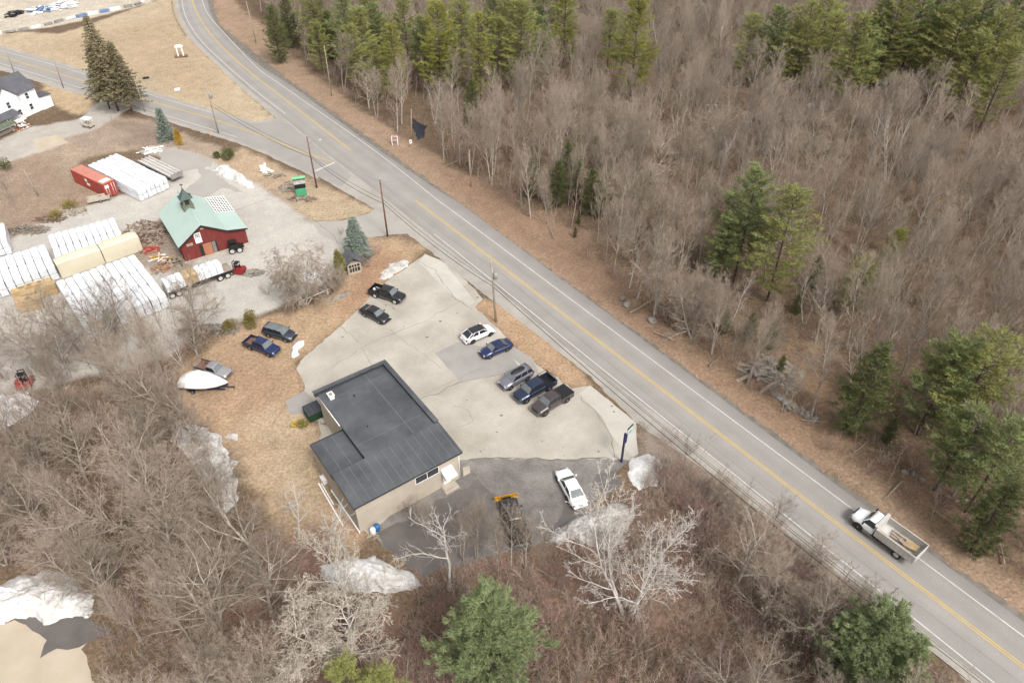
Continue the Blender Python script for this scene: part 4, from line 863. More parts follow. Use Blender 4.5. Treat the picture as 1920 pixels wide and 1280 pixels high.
for k, (t0, t1) in enumerate(((0,.52),(.53,1.0))):
    Lx = dd.length*(t1-t0); mb = pack_mesh(Lx, 2.3, 2.9, '', .05, seed=k*5+3); o = mb.build('cream_stack', 'tan_wrap'); q = a+dd*((t0+t1)/2); nrm = Vector((-dd.y, dd.x, 0)).normalized()
    o.location = (q.x+nrm.x*.9, q.y+nrm.y*.9, 0); o.rotation_euler = (0,0,ang); tag(o, ['left half of the long cream-wrapped stack between the white pack blocks', 'right half of the long cream-wrapped stack between the white pack blocks'][k], 'wrapped stack')
# bare lumber packs
def lumber_pack(Lx, Wy, Hz, seed):
    mb = MB(); rr = random.Random(seed); nz, nyy = 5, 4
    for i in range(nz):
        for j in range(nyy): mb.box((rr.uniform(-.04,.04), (j+.5)/nyy*Wy-Wy/2, (i+.5)/nz*Hz), (Lx, Wy/nyy*.94, Hz/nz*.93))
    for s in (-.3, .3): mb.box((s*Lx,0,-.04), (.1,Wy,.08))
    return mb
prot = [lumber_pack(1.9,1.15,.85,k) for k in range(3)]; fo = [None]*3
LP = [(50,545,1),(68,540,1),(86,534,1),(38,552,1),(45,568,1),(62,563,1),(80,556,1),(98,550,2),(52,580,2),(70,577,2),(60,566,2),(30,536,2),(56,528,1),(74,524,1),(92,518,1),(22,542,1)]
for k, (px, py, layers) in enumerate(LP):
    for c_ in range(layers):
        s = k % 3; p = G(px, py)
        if fo[s] is None: fo[s] = ob = prot[s].build('bare_lumber_pack', 'wood')
        else: ob = fo[s].copy(); COL.objects.link(ob)
        ob.location = (p.x, p.y, .1+c_*.95); ob.rotation_euler = (0,0,math.radians(30)+R.uniform(-.06,.06)); tag(ob, 'bare yellow lumber pack in the cluster at the left below the wrapped stacks', 'lumber pack', 'bare lumber packs at the left')
# container
a, b = G(128,322), G(197,378); top = [G(131,318,2.6), G(192,347,2.6), G(222,335,2.6)]
ang = math.atan2((top[1]-top[0]).y, (top[1]-top[0]).x); Lc = (top[1]-top[0]).length; Wc = 2.3
ux = Vector((math.cos(ang), math.sin(ang), 0)); uy = Vector((-ux.y, ux.x, 0)); c = top[0]+ux*Lc/2+uy*Wc/2
ct = thing('shipping_container', 'faded red shipping container beside the wrapped lumber block', 'container', (c.x, c.y, 0), ang)
mb = MB(); mb.box((0,0,1.3), (Lc,Wc,2.6))
for k in range(int(Lc/.4)):
    for s in (-1, 1): mb.box((-Lc/2+.3+k*.4,s*(Wc/2+.015),1.3), (.18,.04,2.3))
mb.build('body', 'red_metal', ct)
mb = MB(); mb.box((0,0,2.62), (Lc-.1,Wc-.1,.03)); mb.build('roof', 'red_top', ct)
for s in (-1, 1):
    mb = MB(); mb.box((Lc/2+.03,s*Wc/4,1.3), (.05,Wc/2-.08,2.4)); dr = mb.build('door', 'red_metal', ct)
    mb = MB()
    for t in (-.25,.2): mb.tube([(Lc/2+.08,s*Wc/4+t,.2),(Lc/2+.08,s*Wc/4+t,2.4)], .035, 5)
    mb.build('locking_bar', 'trim_white', dr)
mb = MB(); mb.box((Lc*.38,0,2.645), (1.2,1.6,.02)); mb.box((Lc/2+.07,-.6,2.0), (.02,.7,.5)); mb.box((-.4,-Wc/2-.05,1.9), (.7,.02,.5)); mb.box((0,-Wc/2-.05,1.2), (.9,.02,.5)); mb.build('panel', 'trim_white', ct)
# pale flat trailer behind the block
a, b, cc = G(258,301,1.3), G(321,333,1.3), G(334,322,1.3)
ang = math.atan2((b-a).y, (b-a).x); Lt = (b-a).length; ux = Vector((math.cos(ang), math.sin(ang), 0)); uy = Vector((-ux.y, ux.x, 0)); c = a+ux*Lt/2+uy*1.2
ft = thing('flatbed_trailer', 'pale grey trailer with long metal beams behind the wrapped lumber block', 'trailer', (c.x, c.y, 0), ang)
mb = MB(); mb.box((0,0,1.05), (Lt,2.4,.2)); mb.build('deck', 'bed_grey', ft)
mb = MB()
for y in (-1.1,-.35,.4,1.1): mb.box((0,y,1.27), (Lt,.3,.2))
mb.build('beam', 'bed_grey', ft)
mb = MB(); mb.box((0,-.5,.75), (Lt*.95,.15,.35)); mb.box((0,.5,.75), (Lt*.95,.15,.35)); mb.box((Lt*.3,0,.5), (.15,1.4,1.0)); mb.build('chassis', 'dark_metal', ft)
mb = MB(); mb.box((Lt/2+.02,0,1.3), (.08,2.4,.9)); mb.build('end_panel', 'grey_metal', ft)
for x in (-Lt*.35, -Lt*.25):
    for s in (-1, 1): wheel(ft, x, s*1.05, .45, .28, 'rim', s)
# lumber trailer with packs in front of the barn
A, B = G(318,563), G(440,518); d = (B-A).normalized(); nrm = Vector((-d.y, d.x, 0)); Lt = (B-A).length; ang = math.atan2(d.y, d.x); c = (A+B)/2+nrm*1.15
lt = thing('lumber_trailer', 'flatbed trailer with white wheels standing in front of the red barn', 'trailer', (c.x, c.y, 0), ang)
mb = MB(); mb.box((0,0,1.15), (Lt,2.3,.16)); mb.build('deck', 'wood_old', lt)
mb = MB(); mb.box((0,-.5,.9), (Lt,.14,.35)); mb.box((0,.5,.9), (Lt,.14,.35)); mb.box((0,-1.16,1.15), (Lt,.06,.2)); mb.box((0,1.16,1.15), (Lt,.06,.2)); mb.build('chassis', 'dark_metal', lt)
for x in (Lt*.29, Lt*.405, -Lt*.44, -Lt*.34):
    for s in (-1, 1): wheel(lt, x, s*1.02, .5, .28, 'rim_white', s)
nm = 9; pw = Lt*.86/nm
for k in range(nm):
    woody = k in (3, 4); mb = pack_mesh(pw-.05, 2.2, 1.5, '', .12, seed=k*3.1)
    o = mb.build('lumber_pack', 'wood' if woody else 'wrap'); q = c+d*(-Lt/2+.1+(k+.5)*pw); o.location = (q.x, q.y, 1.24); o.rotation_euler = (0,0,ang)
    tag(o, 'bare brown lumber pack in the middle of the trailer in front of the barn' if woody else 'white wrapped lumber pack riding on the trailer in front of the barn', 'lumber pack', 'bare packs on the trailer' if woody else 'wrapped packs on the trailer')
# truck-mounted forklift behind the trailer, a second one at the left
def forklift(px, py, ang, label, m, sc=1.0, wr='rim_white'):
    p = G(px, py); f = thing('forklift', label, 'forklift', p, ang); f.scale = (sc,)*3
    mb = MB(); mb.box((0,-.75,.6), (1.8,.35,.5)); mb.box((0,.75,.6), (1.8,.35,.5)); mb.box((-.9,0,.75), (.7,1.8,.7), taper=.85); mb.box((-.5,.6,1.15), (.7,.5,.5)); mb.build('body', m, f, bevel=.04)
    mb = MB()
    for s in (-1, 1): mb.tube([(.5,s*.35,.2),(.5,s*.35,2.3)], .06, 5)
    for z in (.5,1.3,2.2): mb.box((.5,0,z), (.08,.8,.1))
    mb.build('mast', 'dark_metal', f)
    for s in (-1, 1):
        mb = MB(); mb.box((1.1,s*.3,.2), (1.2,.12,.06)); mb.build('fork', 'dark_metal', f)
        wheel(f, .7, s*.85, .35, .25, wr, s)
    wheel(f, -.9, 0, .35, .25, wr, 1)
    mb = MB()
    for x in (-.4,.15):
        for s in (-1, 1): mb.tube([(x,s*.5,.9),(x,s*.45,2.0)], .035, 4)
    mb.box((-.12,0,2.03), (.8,1.1,.05)); mb.build('roof_guard', 'black', f)
    mb = MB(); mb.box((-.2,-.1,1.0), (.45,.5,.12)); mb.box((-.42,-.1,1.3), (.1,.5,.5)); mb.build('seat', 'black', f); return f
forklift(447, 511, math.radians(170), 'red forklift carried at the rear end of the lumber trailer', 'tractor_red', .9)
forklift(50, 722, math.radians(110), 'red forklift standing in the yard at the left edge behind bare trees', 'forklift_red', 1.0)
# small tractor against the barn
p = G(443,471); tr = thing('tractor', 'dark utility tractor with pale wheels against the barn front', 'tractor', p, math.radians(20))
mb = MB(); mb.box((-.2,0,1.1), (1.5,1.0,.7), taper=.85); mb.box((.9,0,.9), (.9,.7,.5)); mb.box((-.3,0,1.9), (1.2,1.1,.1)); mb.build('body', 'dark_metal', tr, bevel=.04)
for x in (-.55, .6):
    for s in (-1, 1): wheel(tr, x, s*.62, .52, .3, 'rim_white', s)
mb = MB()
for s in (-1, 1): mb.tube([(-.7,s*.45,1.3),(-.7,s*.45,1.9)], .04, 4); mb.tube([(.2,s*.45,1.3),(.2,s*.45,1.9)], .04, 4)
mb.build('roof_post', 'black', tr)
# white golf cart on the driveway
p = G(167,238); gc = thing('utility_cart', 'pale roofed utility cart on the farm driveway', 'cart', p, math.radians(-20))
mb = MB(); mb.box((0,0,.45), (2.2,1.3,.35)); mb.box((-.5,0,.75), (.7,1.2,.35)); mb.build('body', 'concrete', gc, bevel=.04)
mb = MB(); mb.box((0,0,1.85), (2.0,1.4,.08)); mb.build('roof', 'trim_white', gc)
mb = MB()
for x in (-.8,.8):
    for s in (-1, 1): mb.tube([(x,s*.6,.6),(x,s*.6,1.85)], .03, 4)
mb.build('roof_post', 'trim_white', gc)
for x in (-.7,.7):
    for s in (-1, 1): wheel(gc, x, s*.6, .24, .18, 'rim', s)
# small utility trailers / boat hull by the container
p = G(187,377); sk = thing('utility_trailer', 'small cream trailer with raised sides on the yard edge below the red container', 'trailer', p, math.radians(25))
mb = MB(); mb.box((0,0,.5), (3.6,1.6,.1)); mb.box((0,.8,.7), (3.6,.08,.4)); mb.box((0,-.8,.7), (3.6,.08,.4)); mb.box((-1.8,0,.7), (.08,1.6,.4)); mb.box((1.8,0,.7), (.08,1.6,.4)); mb.build('tray', 'concrete', sk)
mb = MB(); mb.box((2.4,0,.45), (1.3,.1,.1)); mb.build('drawbar', 'dark_metal', sk)
for s in (-1, 1): wheel(sk, .2, s*.75, .3, .2, 'rim', s)

# debris piles: each its own heap of boards
def heap(px, label, n, spread, lens, mats, seed, flat=.3, cat='debris pile', name='debris_pile', w=.16):
    rr = random.Random(seed); mb = MB()
    for k in range(n):
        a = rr.uniform(0, 6.28); q = rr.random()**.6; x = math.cos(a)*q*spread[0]; y = math.sin(a)*q*spread[1]
        mb.box((x, y, .08+rr.random()*flat*(1.1-q)), (rr.uniform(*lens), rr.uniform(.5,1.4)*w, rr.uniform(.04,.14)), rz=rr.uniform(0,3.14), ry=rr.uniform(-.2,.2), mi=rr.randrange(len(mats)))
    o = mb.build(name, mats); o.location = G(*px); return tag(o, label, cat)
heap((272,442), 'scattered scrap boards and branches on bare soil left of the red barn', 220, (4.2,5.0), (.6,2.6), ['wood_old','debris_wood','mulch'], 1, .5)
heap((283,468), 'red-painted steel and board scraps between the cream stack and the barn', 26, (1.5,1.0), (1.2,2.4), ['red_metal','red_top'], 2, .4)
heap((300,485), 'yellow and pale offcuts on the soil near the barn corner', 24, (1.6,1.0), (.6,1.6), ['yellow_blade','wood','plastic_white'], 3)
heap((303,503), 'orange-brown scrap heap between the white packs and the barn', 60, (1.6,1.5), (.4,1.0), ['wood','orange_wood','debris_wood'], 4)
heap((330,492), 'dark scrap metal heap at the left front corner of the barn', 60, (2.0,1.2), (.4,1.5), ['dark_metal','debris_wood','wood_old'], 5)
heap((135,398), 'pale board pile on the yard verge near the olive shrub', 60, (2.6,1.0), (1.0,2.4), ['wood_old','concrete'], 6)
heap((52,432), 'long grey firewood heap on the verge left of the wrapped packs', 130, (3.6,1.4), (.5,1.6), ['wood_old','debris_wood','stone'], 7, .6)
heap((95,412), 'brushwood heap along the yard verge', 70, (2.6,1.0), (.5,1.5), ['debris_wood','mulch'], 8)
heap((290,282), 'white boards dropped on the soil behind the grey trailer', 26, (2.4,1.5), (1.4,2.8), ['trim_white','concrete'], 9, .2, w=.5)
heap((500,318), 'long white panel lying on the tan grass near the side road', 4, (1.2,.5), (2.5,4), ['trim_white'], 10, .1, w=.6)
heap((515,330), 'broken pale rubble on the grass beside the yard entrance', 40, (2.0,1.2), (.3,.8), ['stone','concrete'], 11)
heap((540,352), 'grey rubble ring left of the green sign', 70, (1.6,2.2), (.3,.9), ['stone','wood_old'], 12)
heap((205,362), 'dark log pile at the foot of the red container', 14, (1.2,.5), (1.6,2.6), ['mulch','debris_wood'], 13, .6)
heap((36,240), 'jumbled white and orange household junk beside the green lean-to', 90, (2.0,1.6), (.4,1.0), ['plastic_white','wood','trim_white','orange_wood','dark_metal'], 14, .8, w=.5)
heap((475,512), 'low grey stone heap on the yard behind the forklift', 60, (1.6,.8), (.3,.7), ['stone','wood_old'], 15, .4, w=.5)
heap((395,620), 'long grey brush windrow under the bare trees beside the brown grass', 160, (4.2,1.2), (.6,1.8), ['wood_old','stone','debris_wood'], 16, .5)
heap((128,735), 'orange lumber scrap leaning in the brush near the red forklift', 14, (.9,.6), (1.0,1.8), ['wood','orange_wood'], 17, .6)
heap((75,20), 'white and blue stored materials in the far yard, left heap', 60, (3.5,3.0), (.8,2.2), ['plastic_white','trim_white','tarp_blue'], 18, 1.2, w=.8)
heap((27,28), 'dark stacked tubs in the far yard at the top left', 40, (2.2,3.0), (.8,1.6), ['black','dark_metal','grey_metal'], 19, 1.2, w=.8)
heap((118,12), 'white wrapped materials in the far yard, right heap', 60, (3.5,3.2), (1.2,2.4), ['plastic_white','wrap'], 20, 1.4, w=1.2)
heap((560,795), 'small yellow-green plant litter heap near the dumpster', 40, (1.0,.5), (.3,.8), ['cedar','golden'], 21, .2)
heap((612,790), 'pale blocks stacked against the rear wall near the dumpster', 10, (.5,.3), (.4,.7), ['stone','concrete'], 22, .4, w=.8)
heap((1445,700), 'tangle of fallen grey branches around the broken tree by the road', 60, (4.5,2.5), (1.2,4.0), ['wood_old','stone'], 23, .8, w=.5)
# green lean-to
p = G(10,247); gl = thing('lean_to', 'small lean-to with a corrugated green roof at the left edge', 'shed', p, ha)
mb = MB(); slab(mb, [(-4,-2.6),(1.5,-2.6),(1.5,1.4),(-4,1.4)], [1.9,1.9,2.6,2.6], .08)
for k in range(12): mb.box((-3.8+k*.47,-.6,2.33), (.08,4.0,.06), rx=math.atan(.175))
mb.build('roof', 'green_grey', gl)
for x in (-3.8, 1.3):
    for y in (-2.4, 1.2):
        mb = MB(); mb.box((x,y,1), (.12,.12,2.0)); mb.build('post', 'dark_trim', gl)
# silt barrier with pale sacks along the far yard
mb = MB(); pts = wl([(-20,66),(40,58),(95,46),(150,32),(200,22),(262,8),(280,-8)], 1.0)
sk = thing('silt_fence', 'low pale silt barrier with blue and white scraps along the far yard', 'fence')
for k in range(0, len(pts)-3, 3):
    a, b = pts[k], pts[k+3]; ang = math.atan2((b-a).y, (b-a).x); c = (a+b)/2
    mb.box((c.x+R.uniform(-.2,.2),c.y+R.uniform(-.2,.2),.35), ((b-a).length*R.uniform(.6,.95),R.uniform(.5,1.1),R.uniform(.3,.7)), rz=ang+R.uniform(-.15,.15), mi=R.choice([0,0,0,1,2]))
mb.build('barrier', ['plastic_white','tarp_blue','grey_metal'], sk)
# guard rail by the curve
gr = thing('guard_rail', 'weathered steel guard rail along the inside of the road curve', 'guard rail')
pts = wl([(322,0),(325,20),(334,45),(350,72)], 2.0); mb = MB()
for k in range(len(pts)-1):
    a, b = pts[k], pts[k+1]; c = (a+b)/2; mb.box((c.x,c.y,.6), ((b-a).length+.05,.08,.3), rz=math.atan2((b-a).y,(b-a).x))
mb.build('rail', 'grey_metal', gr)
for q in pts[::2]:
    mb = MB(); mb.box((q.x+.1,q.y,.35), (.14,.14,.7)); mb.build('post', 'wood_old', gr)
# low white rail fence by the weeping tree
A, B = G(563,572), G(615,551); rf_ = thing('rail_fence', 'short low white rail fence at the foot of the weeping tree', 'fence'); mb = MB(); mb.tube([A+Vector((0,0,.6)), B+Vector((0,0,.75))], .08, 6); mb.build('rail', 'trim_white', rf_)
for q in (A, B): mb = MB(); mb.box((q.x,q.y,.45), (.16,.16,.9)); mb.build('post', 'trim_white', rf_)
o = mound('flat_boulder', [(620,561),(635,552),(655,548),(655,553),(640,560),(625,564)], .5, 'stone', 'long flat grey boulder on the grass right of the white rail fence', 'boulder', seed=50)
for k, (px, rr_, lab) in enumerate([((1222,602),.7,'large pale boulder at the foot of the big grey tree by the road'),((1167,562),.5,'rounded grey boulder left of the big pale one'),((1176,572),.6,'flat grey boulder in leaf litter beside the rounded one')]):
    mb = MB(); bm = bmesh.new(); bmesh.ops.create_icosphere(bm, subdivisions=3, radius=rr_)
    for vv in bm.verts: vv.co *= 1+.35*mnoise.noise(vv.co*1.2+Vector((k*5,0,0))); vv.co.z *= .6
    me = bpy.data.meshes.new('boulder'); bm.to_mesh(me); bm.free(); me.materials.append(M['stone']); o = bpy.data.objects.new('boulder', me); COL.objects.link(o); o.location = G(*px)+Vector((0,0,.2)); tag(o, lab, 'boulder')
bprot = None
for k in range(26):
    t = k/25; px = 1455+t*110+R.uniform(-6,6); py = 745+t*65+R.uniform(-5,5)
    if k > 17: px = 1680+(k-17)*16; py = 880+(k-17)*8+R.uniform(-8,8)
    if bprot is None:
        bm = bmesh.new(); bmesh.ops.create_icosphere(bm, subdivisions=2, radius=.6)
        for vv in bm.verts: vv.co *= 1+.4*mnoise.noise(vv.co*1.7); vv.co.z *= .6
        me = bpy.data.meshes.new('wall_stone'); bm.to_mesh(me); bm.free(); me.materials.append(M['stone']); bprot = o = bpy.data.objects.new('wall_stone', me)
    else: o = bprot.copy()
    COL.objects.link(o); o.location = G(px,py)+Vector((0,0,.15)); o.rotation_euler = (0,0,R.uniform(0,6)); q_ = .6 if k > 17 else .85; o.scale = (q_*R.uniform(.6,1.4),q_*R.uniform(.5,1.1),q_*R.uniform(.6,1.2)); tag(o, 'mossy grey fieldstone in the tumbled wall along the wood edge', 'stone', 'fieldstones of the tumbled wall')

# ---------------------------------------------------------------- poles, wires, signs
def pole(base, top, label, m='pole_wood', arm=False, lamp=None, trafo=False, r=.16, insul=True):
    h = height(base, top[1]); b = G(*base); t = G(*top, h); t = Vector((b.x+max(-.5,min(.5,t.x-b.x)), b.y, h))
    root = thing('utility_pole', label, 'utility pole', b); v = t-b
    mb = MB(); mb.tube([(0,0,-.2), v*.5, v], [r, r*.82, r*.62], 8); mb.build('pole', m, root)
    if insul: mb = MB(); mb.tube([v, v+Vector((0,0,.28))], [.05,.07], 6); mb.build('insulator', 'plate', root)
    if arm: mb = MB(); mb.box(v*.92, (.12,1.9,.12), rz=.7); mb.build('crossarm', m, root)
    if trafo: q = v*.80; mb = MB(); mb.tube([q+Vector((.42,-.1,-.55)), q+Vector((.42,-.1,-.5)), q+Vector((.42,-.1,.4)), q+Vector((.42,-.1,.5))], [.26,.3,.3,.1], 12); mb.build('transformer', 'grey_metal', root)
    if lamp:
        q = v*.86; d_ = Vector(lamp); mb = MB(); mb.tube([q, q+d_*.5+Vector((0,0,.35)), q+d_+Vector((0,0,.3))], .04, 5); mb.build('lamp_arm', 'grey_metal', root)
        mb = MB(); mb.box(q+d_*1.12+Vector((0,0,.28)), (.5,.26,.14), rz=math.atan2(d_.y,d_.x)); mb.build('lamp_head', 'plate', root)
    return b, v, root
p2 = pole((594,352),(575,256), 'brown utility pole with a street lamp beside the green sign', lamp=(1.7,.9,0))
p1 = pole((727,443),(712,337), 'brown utility pole on the grass beside the yard entrance', insul=True)
p3 = pole((930,603),(921,492), 'grey utility pole with a transformer on the grass mound beside the parked cars', 'pole_grey', trafo=True, r=.18)
pL = pole((410,250),(386,160), 'pale utility pole with a transformer beside the side road', 'pole_grey', trafo=True)
pF = pole((119,165),(95,85), 'thin grey utility pole beside the white farmhouse drive', 'pole_grey', r=.12)
pG = pole((272,210),(252,148), 'thin grey pole right of the tall spruces at the side road', 'pole_grey', r=.12)
pW = pole((883,350),(880,285), 'short pale pole at the wood edge across from the green sign', 'pole_grey', r=.11)
pB = pole((772,262),(771,208), 'thin grey pole behind the small white sign at the wood edge', 'pole_grey', r=.1)
pU = pole((622,180),(608,88), 'thin pole at the wood edge along the upper road', 'pole_grey', r=.11)
pT = pole((480,80),(462,5), 'wooden pole beside the road curve at the top', 'pole_grey', r=.12)
pY = pole((72,367),(44,318), 'slim pale pole on the brown grass left of the red container', 'pole_grey', r=.1, insul=False)
pA = pole((26,135),(10,75), 'thin grey pole behind the white farmhouse', 'pole_grey', r=.1)
tag(bpy.data.objects['utility_pole'], None)
def wire(a, b, sag, label, group='overhead wires', r=.04, m='wire', name='power_line'):
    mb = MB(); n = 14; mb.tube([a.lerp(b, k/n)-Vector((0,0,sag*4*(k/n)*(1-k/n))) for k in range(n+1)], r, 4); o = mb.build(name, m); return tag(o, label, 'wire', group)
def att(p, f, off=(0,0)): return p[0]+p[1]*f+Vector((off[0], off[1], 0))
_o = G(1975,1400, 6.1); OFF = Vector((_o.x, _o.y, 0)); p4 = (OFF, Vector((0,0,10.2)))
# the next pole along the road stands below the frame; the run continues to it
def wires(pa, pb, spec, tail):
    for k, (f, sag, r, m) in enumerate(spec):
        wire(att(pa, f, (R.uniform(-.15,.15),0)), att(pb, f, (R.uniform(-.15,.15),0)), sag, tail, 'overhead wires '+tail, r, m)
SP = [(.60,.8,.045,'wire'),(.66,.6,.03,'wire'),(.97,.9,.022,'wire_pale')]
wires(pL, p2, SP[:2], 'black overhead wire between the pale transformer pole and the street lamp pole')
wires(p2, p1, SP, 'overhead wire between the two brown utility poles')
wires(p1, p3, SP, 'overhead wire from the brown pole to the mound transformer pole')
wires(p3, p4, [(.60,1.1,.045,'wire'),(.66,.8,.03,'wire'),(.71,.9,.022,'wire'),(.98,1.0,.022,'wire_pale')], 'overhead wire running down the roadside from the mound transformer pole to the bottom corner')
wire(att(p1,.93), att(pW,.9), .5, 'thin pale service wire crossing the road to the short pole', 'service wires', .02, 'wire_pale')
pp = thing('utility_pole', 'grey utility pole at the bottom right corner of the roadside', 'utility pole', OFF); mb = MB(); mb.tube([(0,0,0),(0,0,10.2)], [.18,.12], 8); mb.build('pole', 'pole_grey', pp)

# green reader-board sign
p = G(566,367); sg = thing('reader_board_sign', 'green roadside sign with a white letter board and black band on the island', 'sign', p, math.radians(18))
WS = 2.05
mb = MB(); mb.box((0,0,.75), (WS*.86,.45,1.5)); mb.build('base', 'green_paint', sg, bevel=.02)
mb = MB(); mb.box((0,0,1.95), (WS*.92,.4,.8)); mb.build('display', 'black', sg, bevel=.02)
mb = MB(); mb.box((0,0,2.75), (WS*.92,.36,.75)); lb_ = mb.build('letter_board', 'letter_board', sg)
mb = MB()
for row, cells in ((2.95,(0,1,3,4,5,7,8)),(2.62,(1,4,5,6))):
    for c_ in cells:
        x = -.8+c_*.2
        mb.box((x-.04,-.19,row), (.03,.015,.2)); mb.box((x+.04,-.19,row+(.03 if c_ % 2 else -.03)), (.03,.015,.14)); mb.box((x,-.19,row+(.07 if c_ % 3 else -.07)), (.09,.015,.03))
mb.build('letters', 'black', lb_)
mb = MB(); mb.box((0,0,3.3), (WS,.38,.36)); hd = mb.build('header', 'black', sg)
mb = MB()
for c_ in range(8):
    x = -.78+c_*.22; mb.box((x-.05,-.2,3.3), (.035,.015,.24)); mb.box((x+.05,-.2,3.3), (.035,.015,.24 if c_ % 2 else .14)); mb.box((x,-.2,3.3+(.1 if c_ % 3 else 0)), (.1,.015,.035))
mb.build('letters', 'plate', hd)
mb = MB(); mb.loft([[(x, .32*math.cos(a)*1.1, 3.5+.28*math.sin(a)) for a in [math.pi*k/6 for k in range(7)]] for x in (-WS*.56,-WS*.2,WS*.2,WS*.56)], smooth=False); mb.build('cap', 'green_light', sg)
heap((566,373), 'bare brush and pale stones round the foot of the green sign', 70, (2.6,1.0), (.4,1.3), ['mulch','debris_wood','stone'], 31, .4)
# navy post with pale sign blade
b0 = G(1165,866); hh = height((1165,866), 812); ps = thing('post_sign', 'tall navy post carrying a pale teal double-sided sign at the lot entrance', 'sign', b0, math.radians(50))
mb = MB(); mb.box((0,0,hh/2), (.2,.2,hh)); mb.build('post', 'navy_post', ps)
mb = MB(); mb.box((.3,0,hh-1.1), (.25,.2,1.3)); mb.build('bracket', 'navy_post', ps)
mb = MB(); mb.box((1.0,0,hh-.55), (1.1,.1,1.5)); bl_ = mb.build('sign_panel', 'teal_sign', ps)
mb = MB(); mb.box((1.0,0,hh+.23), (1.15,.14,.06)); mb.build('edge_trim', 'dark_metal', bl_)
mb = MB()
for k in range(5): mb.tube([(.6+k*.17,-.06,hh-.6+.15*math.sin(k*2)),(.67+k*.17,-.06,hh-.4-.15*math.sin(k*2+1)),(.75+k*.17,-.06,hh-.6)], .018, 4)
mb.build('lettering', 'dark_metal', bl_)
# red and white sign, small white post sign
p = G(741,272); rs = thing('board_sign', 'white framed sign with a dark red panel at the wood edge', 'sign', p, math.radians(8))
for s in (-1, 1): mb = MB(); mb.box((s*.55,0,.9), (.14,.14,1.8)); mb.build('post', 'trim_white', rs)
mb = MB(); mb.box((0,0,1.5), (1.15,.1,1.0)); pn = mb.build('panel', 'trim_white', rs)
mb = MB(); mb.box((0,-.06,1.38), (.9,.02,.55)); mb.box((0,-.06,1.88), (.95,.02,.18)); mb.build('red_field', 'tractor_red', pn)
mb = MB(); mb.box((0,-.075,1.48), (.7,.01,.07)); mb.box((0,-.075,1.3), (.6,.01,.06)); mb.box((0,-.075,1.18), (.5,.01,.04)); mb.build('lettering', 'plate', pn)
p = G(771,277); ws_ = thing('post_sign', 'small white sign on a thin post right of the red panel sign', 'sign', p, math.radians(10))
mb = MB(); mb.tube([(0,0,0),(0,0,1.4)], .04, 5); mb.build('post', 'grey_metal', ws_)
mb = MB(); mb.box((0,-.05,1.3), (.5,.04,.8)); pn = mb.build('panel', 'trim_white', ws_); mb = MB(); mb.box((0,-.075,1.35), (.12,.01,.3)); mb.build('mark', 'navy_post', pn)
# white arbor sign in the field
p = G(340,107); ar = thing('arbor', 'white wooden arbor on a brown plinth standing in the tan field', 'arbor', p, math.radians(15))
for s in (-1, 1): mb = MB(); mb.box((s*.6,0,1.3), (.28,.28,2.4)); mb.build('post', 'trim_white', ar)
mb = MB(); mb.box((0,0,2.5), (1.9,.5,.3)); mb.box((0,0,2.75), (1.3,.4,.3)); mb.build('beam', 'trim_white', ar)
mb = MB(); mb.box((0,0,.12), (3.0,1.3,.24)); mb.build('plinth', 'mulch', ar)
for k, (px, m, lab, dims) in enumerate([((333,170),'trim_white','square white board lying on the tan field',(1.1,.9)),((274,148),'dark_metal','dark folded bench lying on the tan field',(1.4,.5)),((395,257),'wood','thin yellow stake beside the side road',(.12,.12))]):
    p = G(*px); mb = MB(); mb.box((0,0,1.2 if k == 2 else .25), (dims[0],dims[1],2.4 if k == 2 else .12), rx=0 if k == 2 else .25); mb.box((.0,.0,.08), (dims[0]*.8,.06,.16)); o = mb.build(['board','bench','stake'][k], m); o.location = p; o.rotation_euler = (0,0,.4); tag(o, lab, ['board','bench','stake'][k])

# ---------------------------------------------------------------- trees
class TB:     # fast tube collector: one mesh of tapered branches
    def __init__(s): s.v = []; s.q = []; s.t = []
    def tube(s, pts, rs, n):
        o = len(s.v)
        for k, p in enumerate(pts):
            d = pts[min(k+1, len(pts)-1)]-pts[max(k-1, 0)]
            a = d.cross(Vector((.3,.2,1)) if abs(d.z) < .9*d.length else Vector((1,.1,0)))
            a.normalize(); b = d.cross(a); b.normalize()
            for j in range(n):
                t = 6.28318*j/n; s.v.append(p+a*(math.cos(t)*rs[k])+b*(math.sin(t)*rs[k]))
        for k in range(len(pts)-1):
            for j in range(n): s.q.append((o+k*n+j, o+k*n+(j+1) % n, o+(k+1)*n+(j+1) % n, o+(k+1)*n+j))
    def blade(s, p, q, w):
        d = q-p; a = d.cross(Vector((R.uniform(-1,1),R.uniform(-1,1),R.uniform(-1,1)))); a.normalize(); o = len(s.v)
        s.v += [p-a*w, p+a*w, q+a*w*.35, q-a*w*.35]; s.q.append((o,o+1,o+2,o+3))
    def mesh(s, name, m, smooth=True):
        me = bpy.data.meshes.new(name); V = np.array([tuple(v) for v in s.v], np.float32); q = np.array(s.q, np.int32)
        me.vertices.add(len(V)); me.vertices.foreach_set('co', V.ravel()); me.loops.add(q.size); me.loops.foreach_set('vertex_index', q.ravel())
        me.polygons.add(len(q)); me.polygons.foreach_set('loop_start', np.arange(0, q.size, 4, dtype=np.int32)); me.polygons.foreach_set('loop_total', np.full(len(q), 4, np.int32))
        if smooth: me.polygons.foreach_set('use_smooth', [True]*len(q))
        me.update(); me.materials.append(M[m] if isinstance(m, str) else m); return me
def rotdir(d, ang, az):
    a = d.orthogonal().normalized(); q = Matrix.Rotation(az, 3, d) @ a
    return (Matrix.Rotation(ang, 3, q) @ d).normalized()
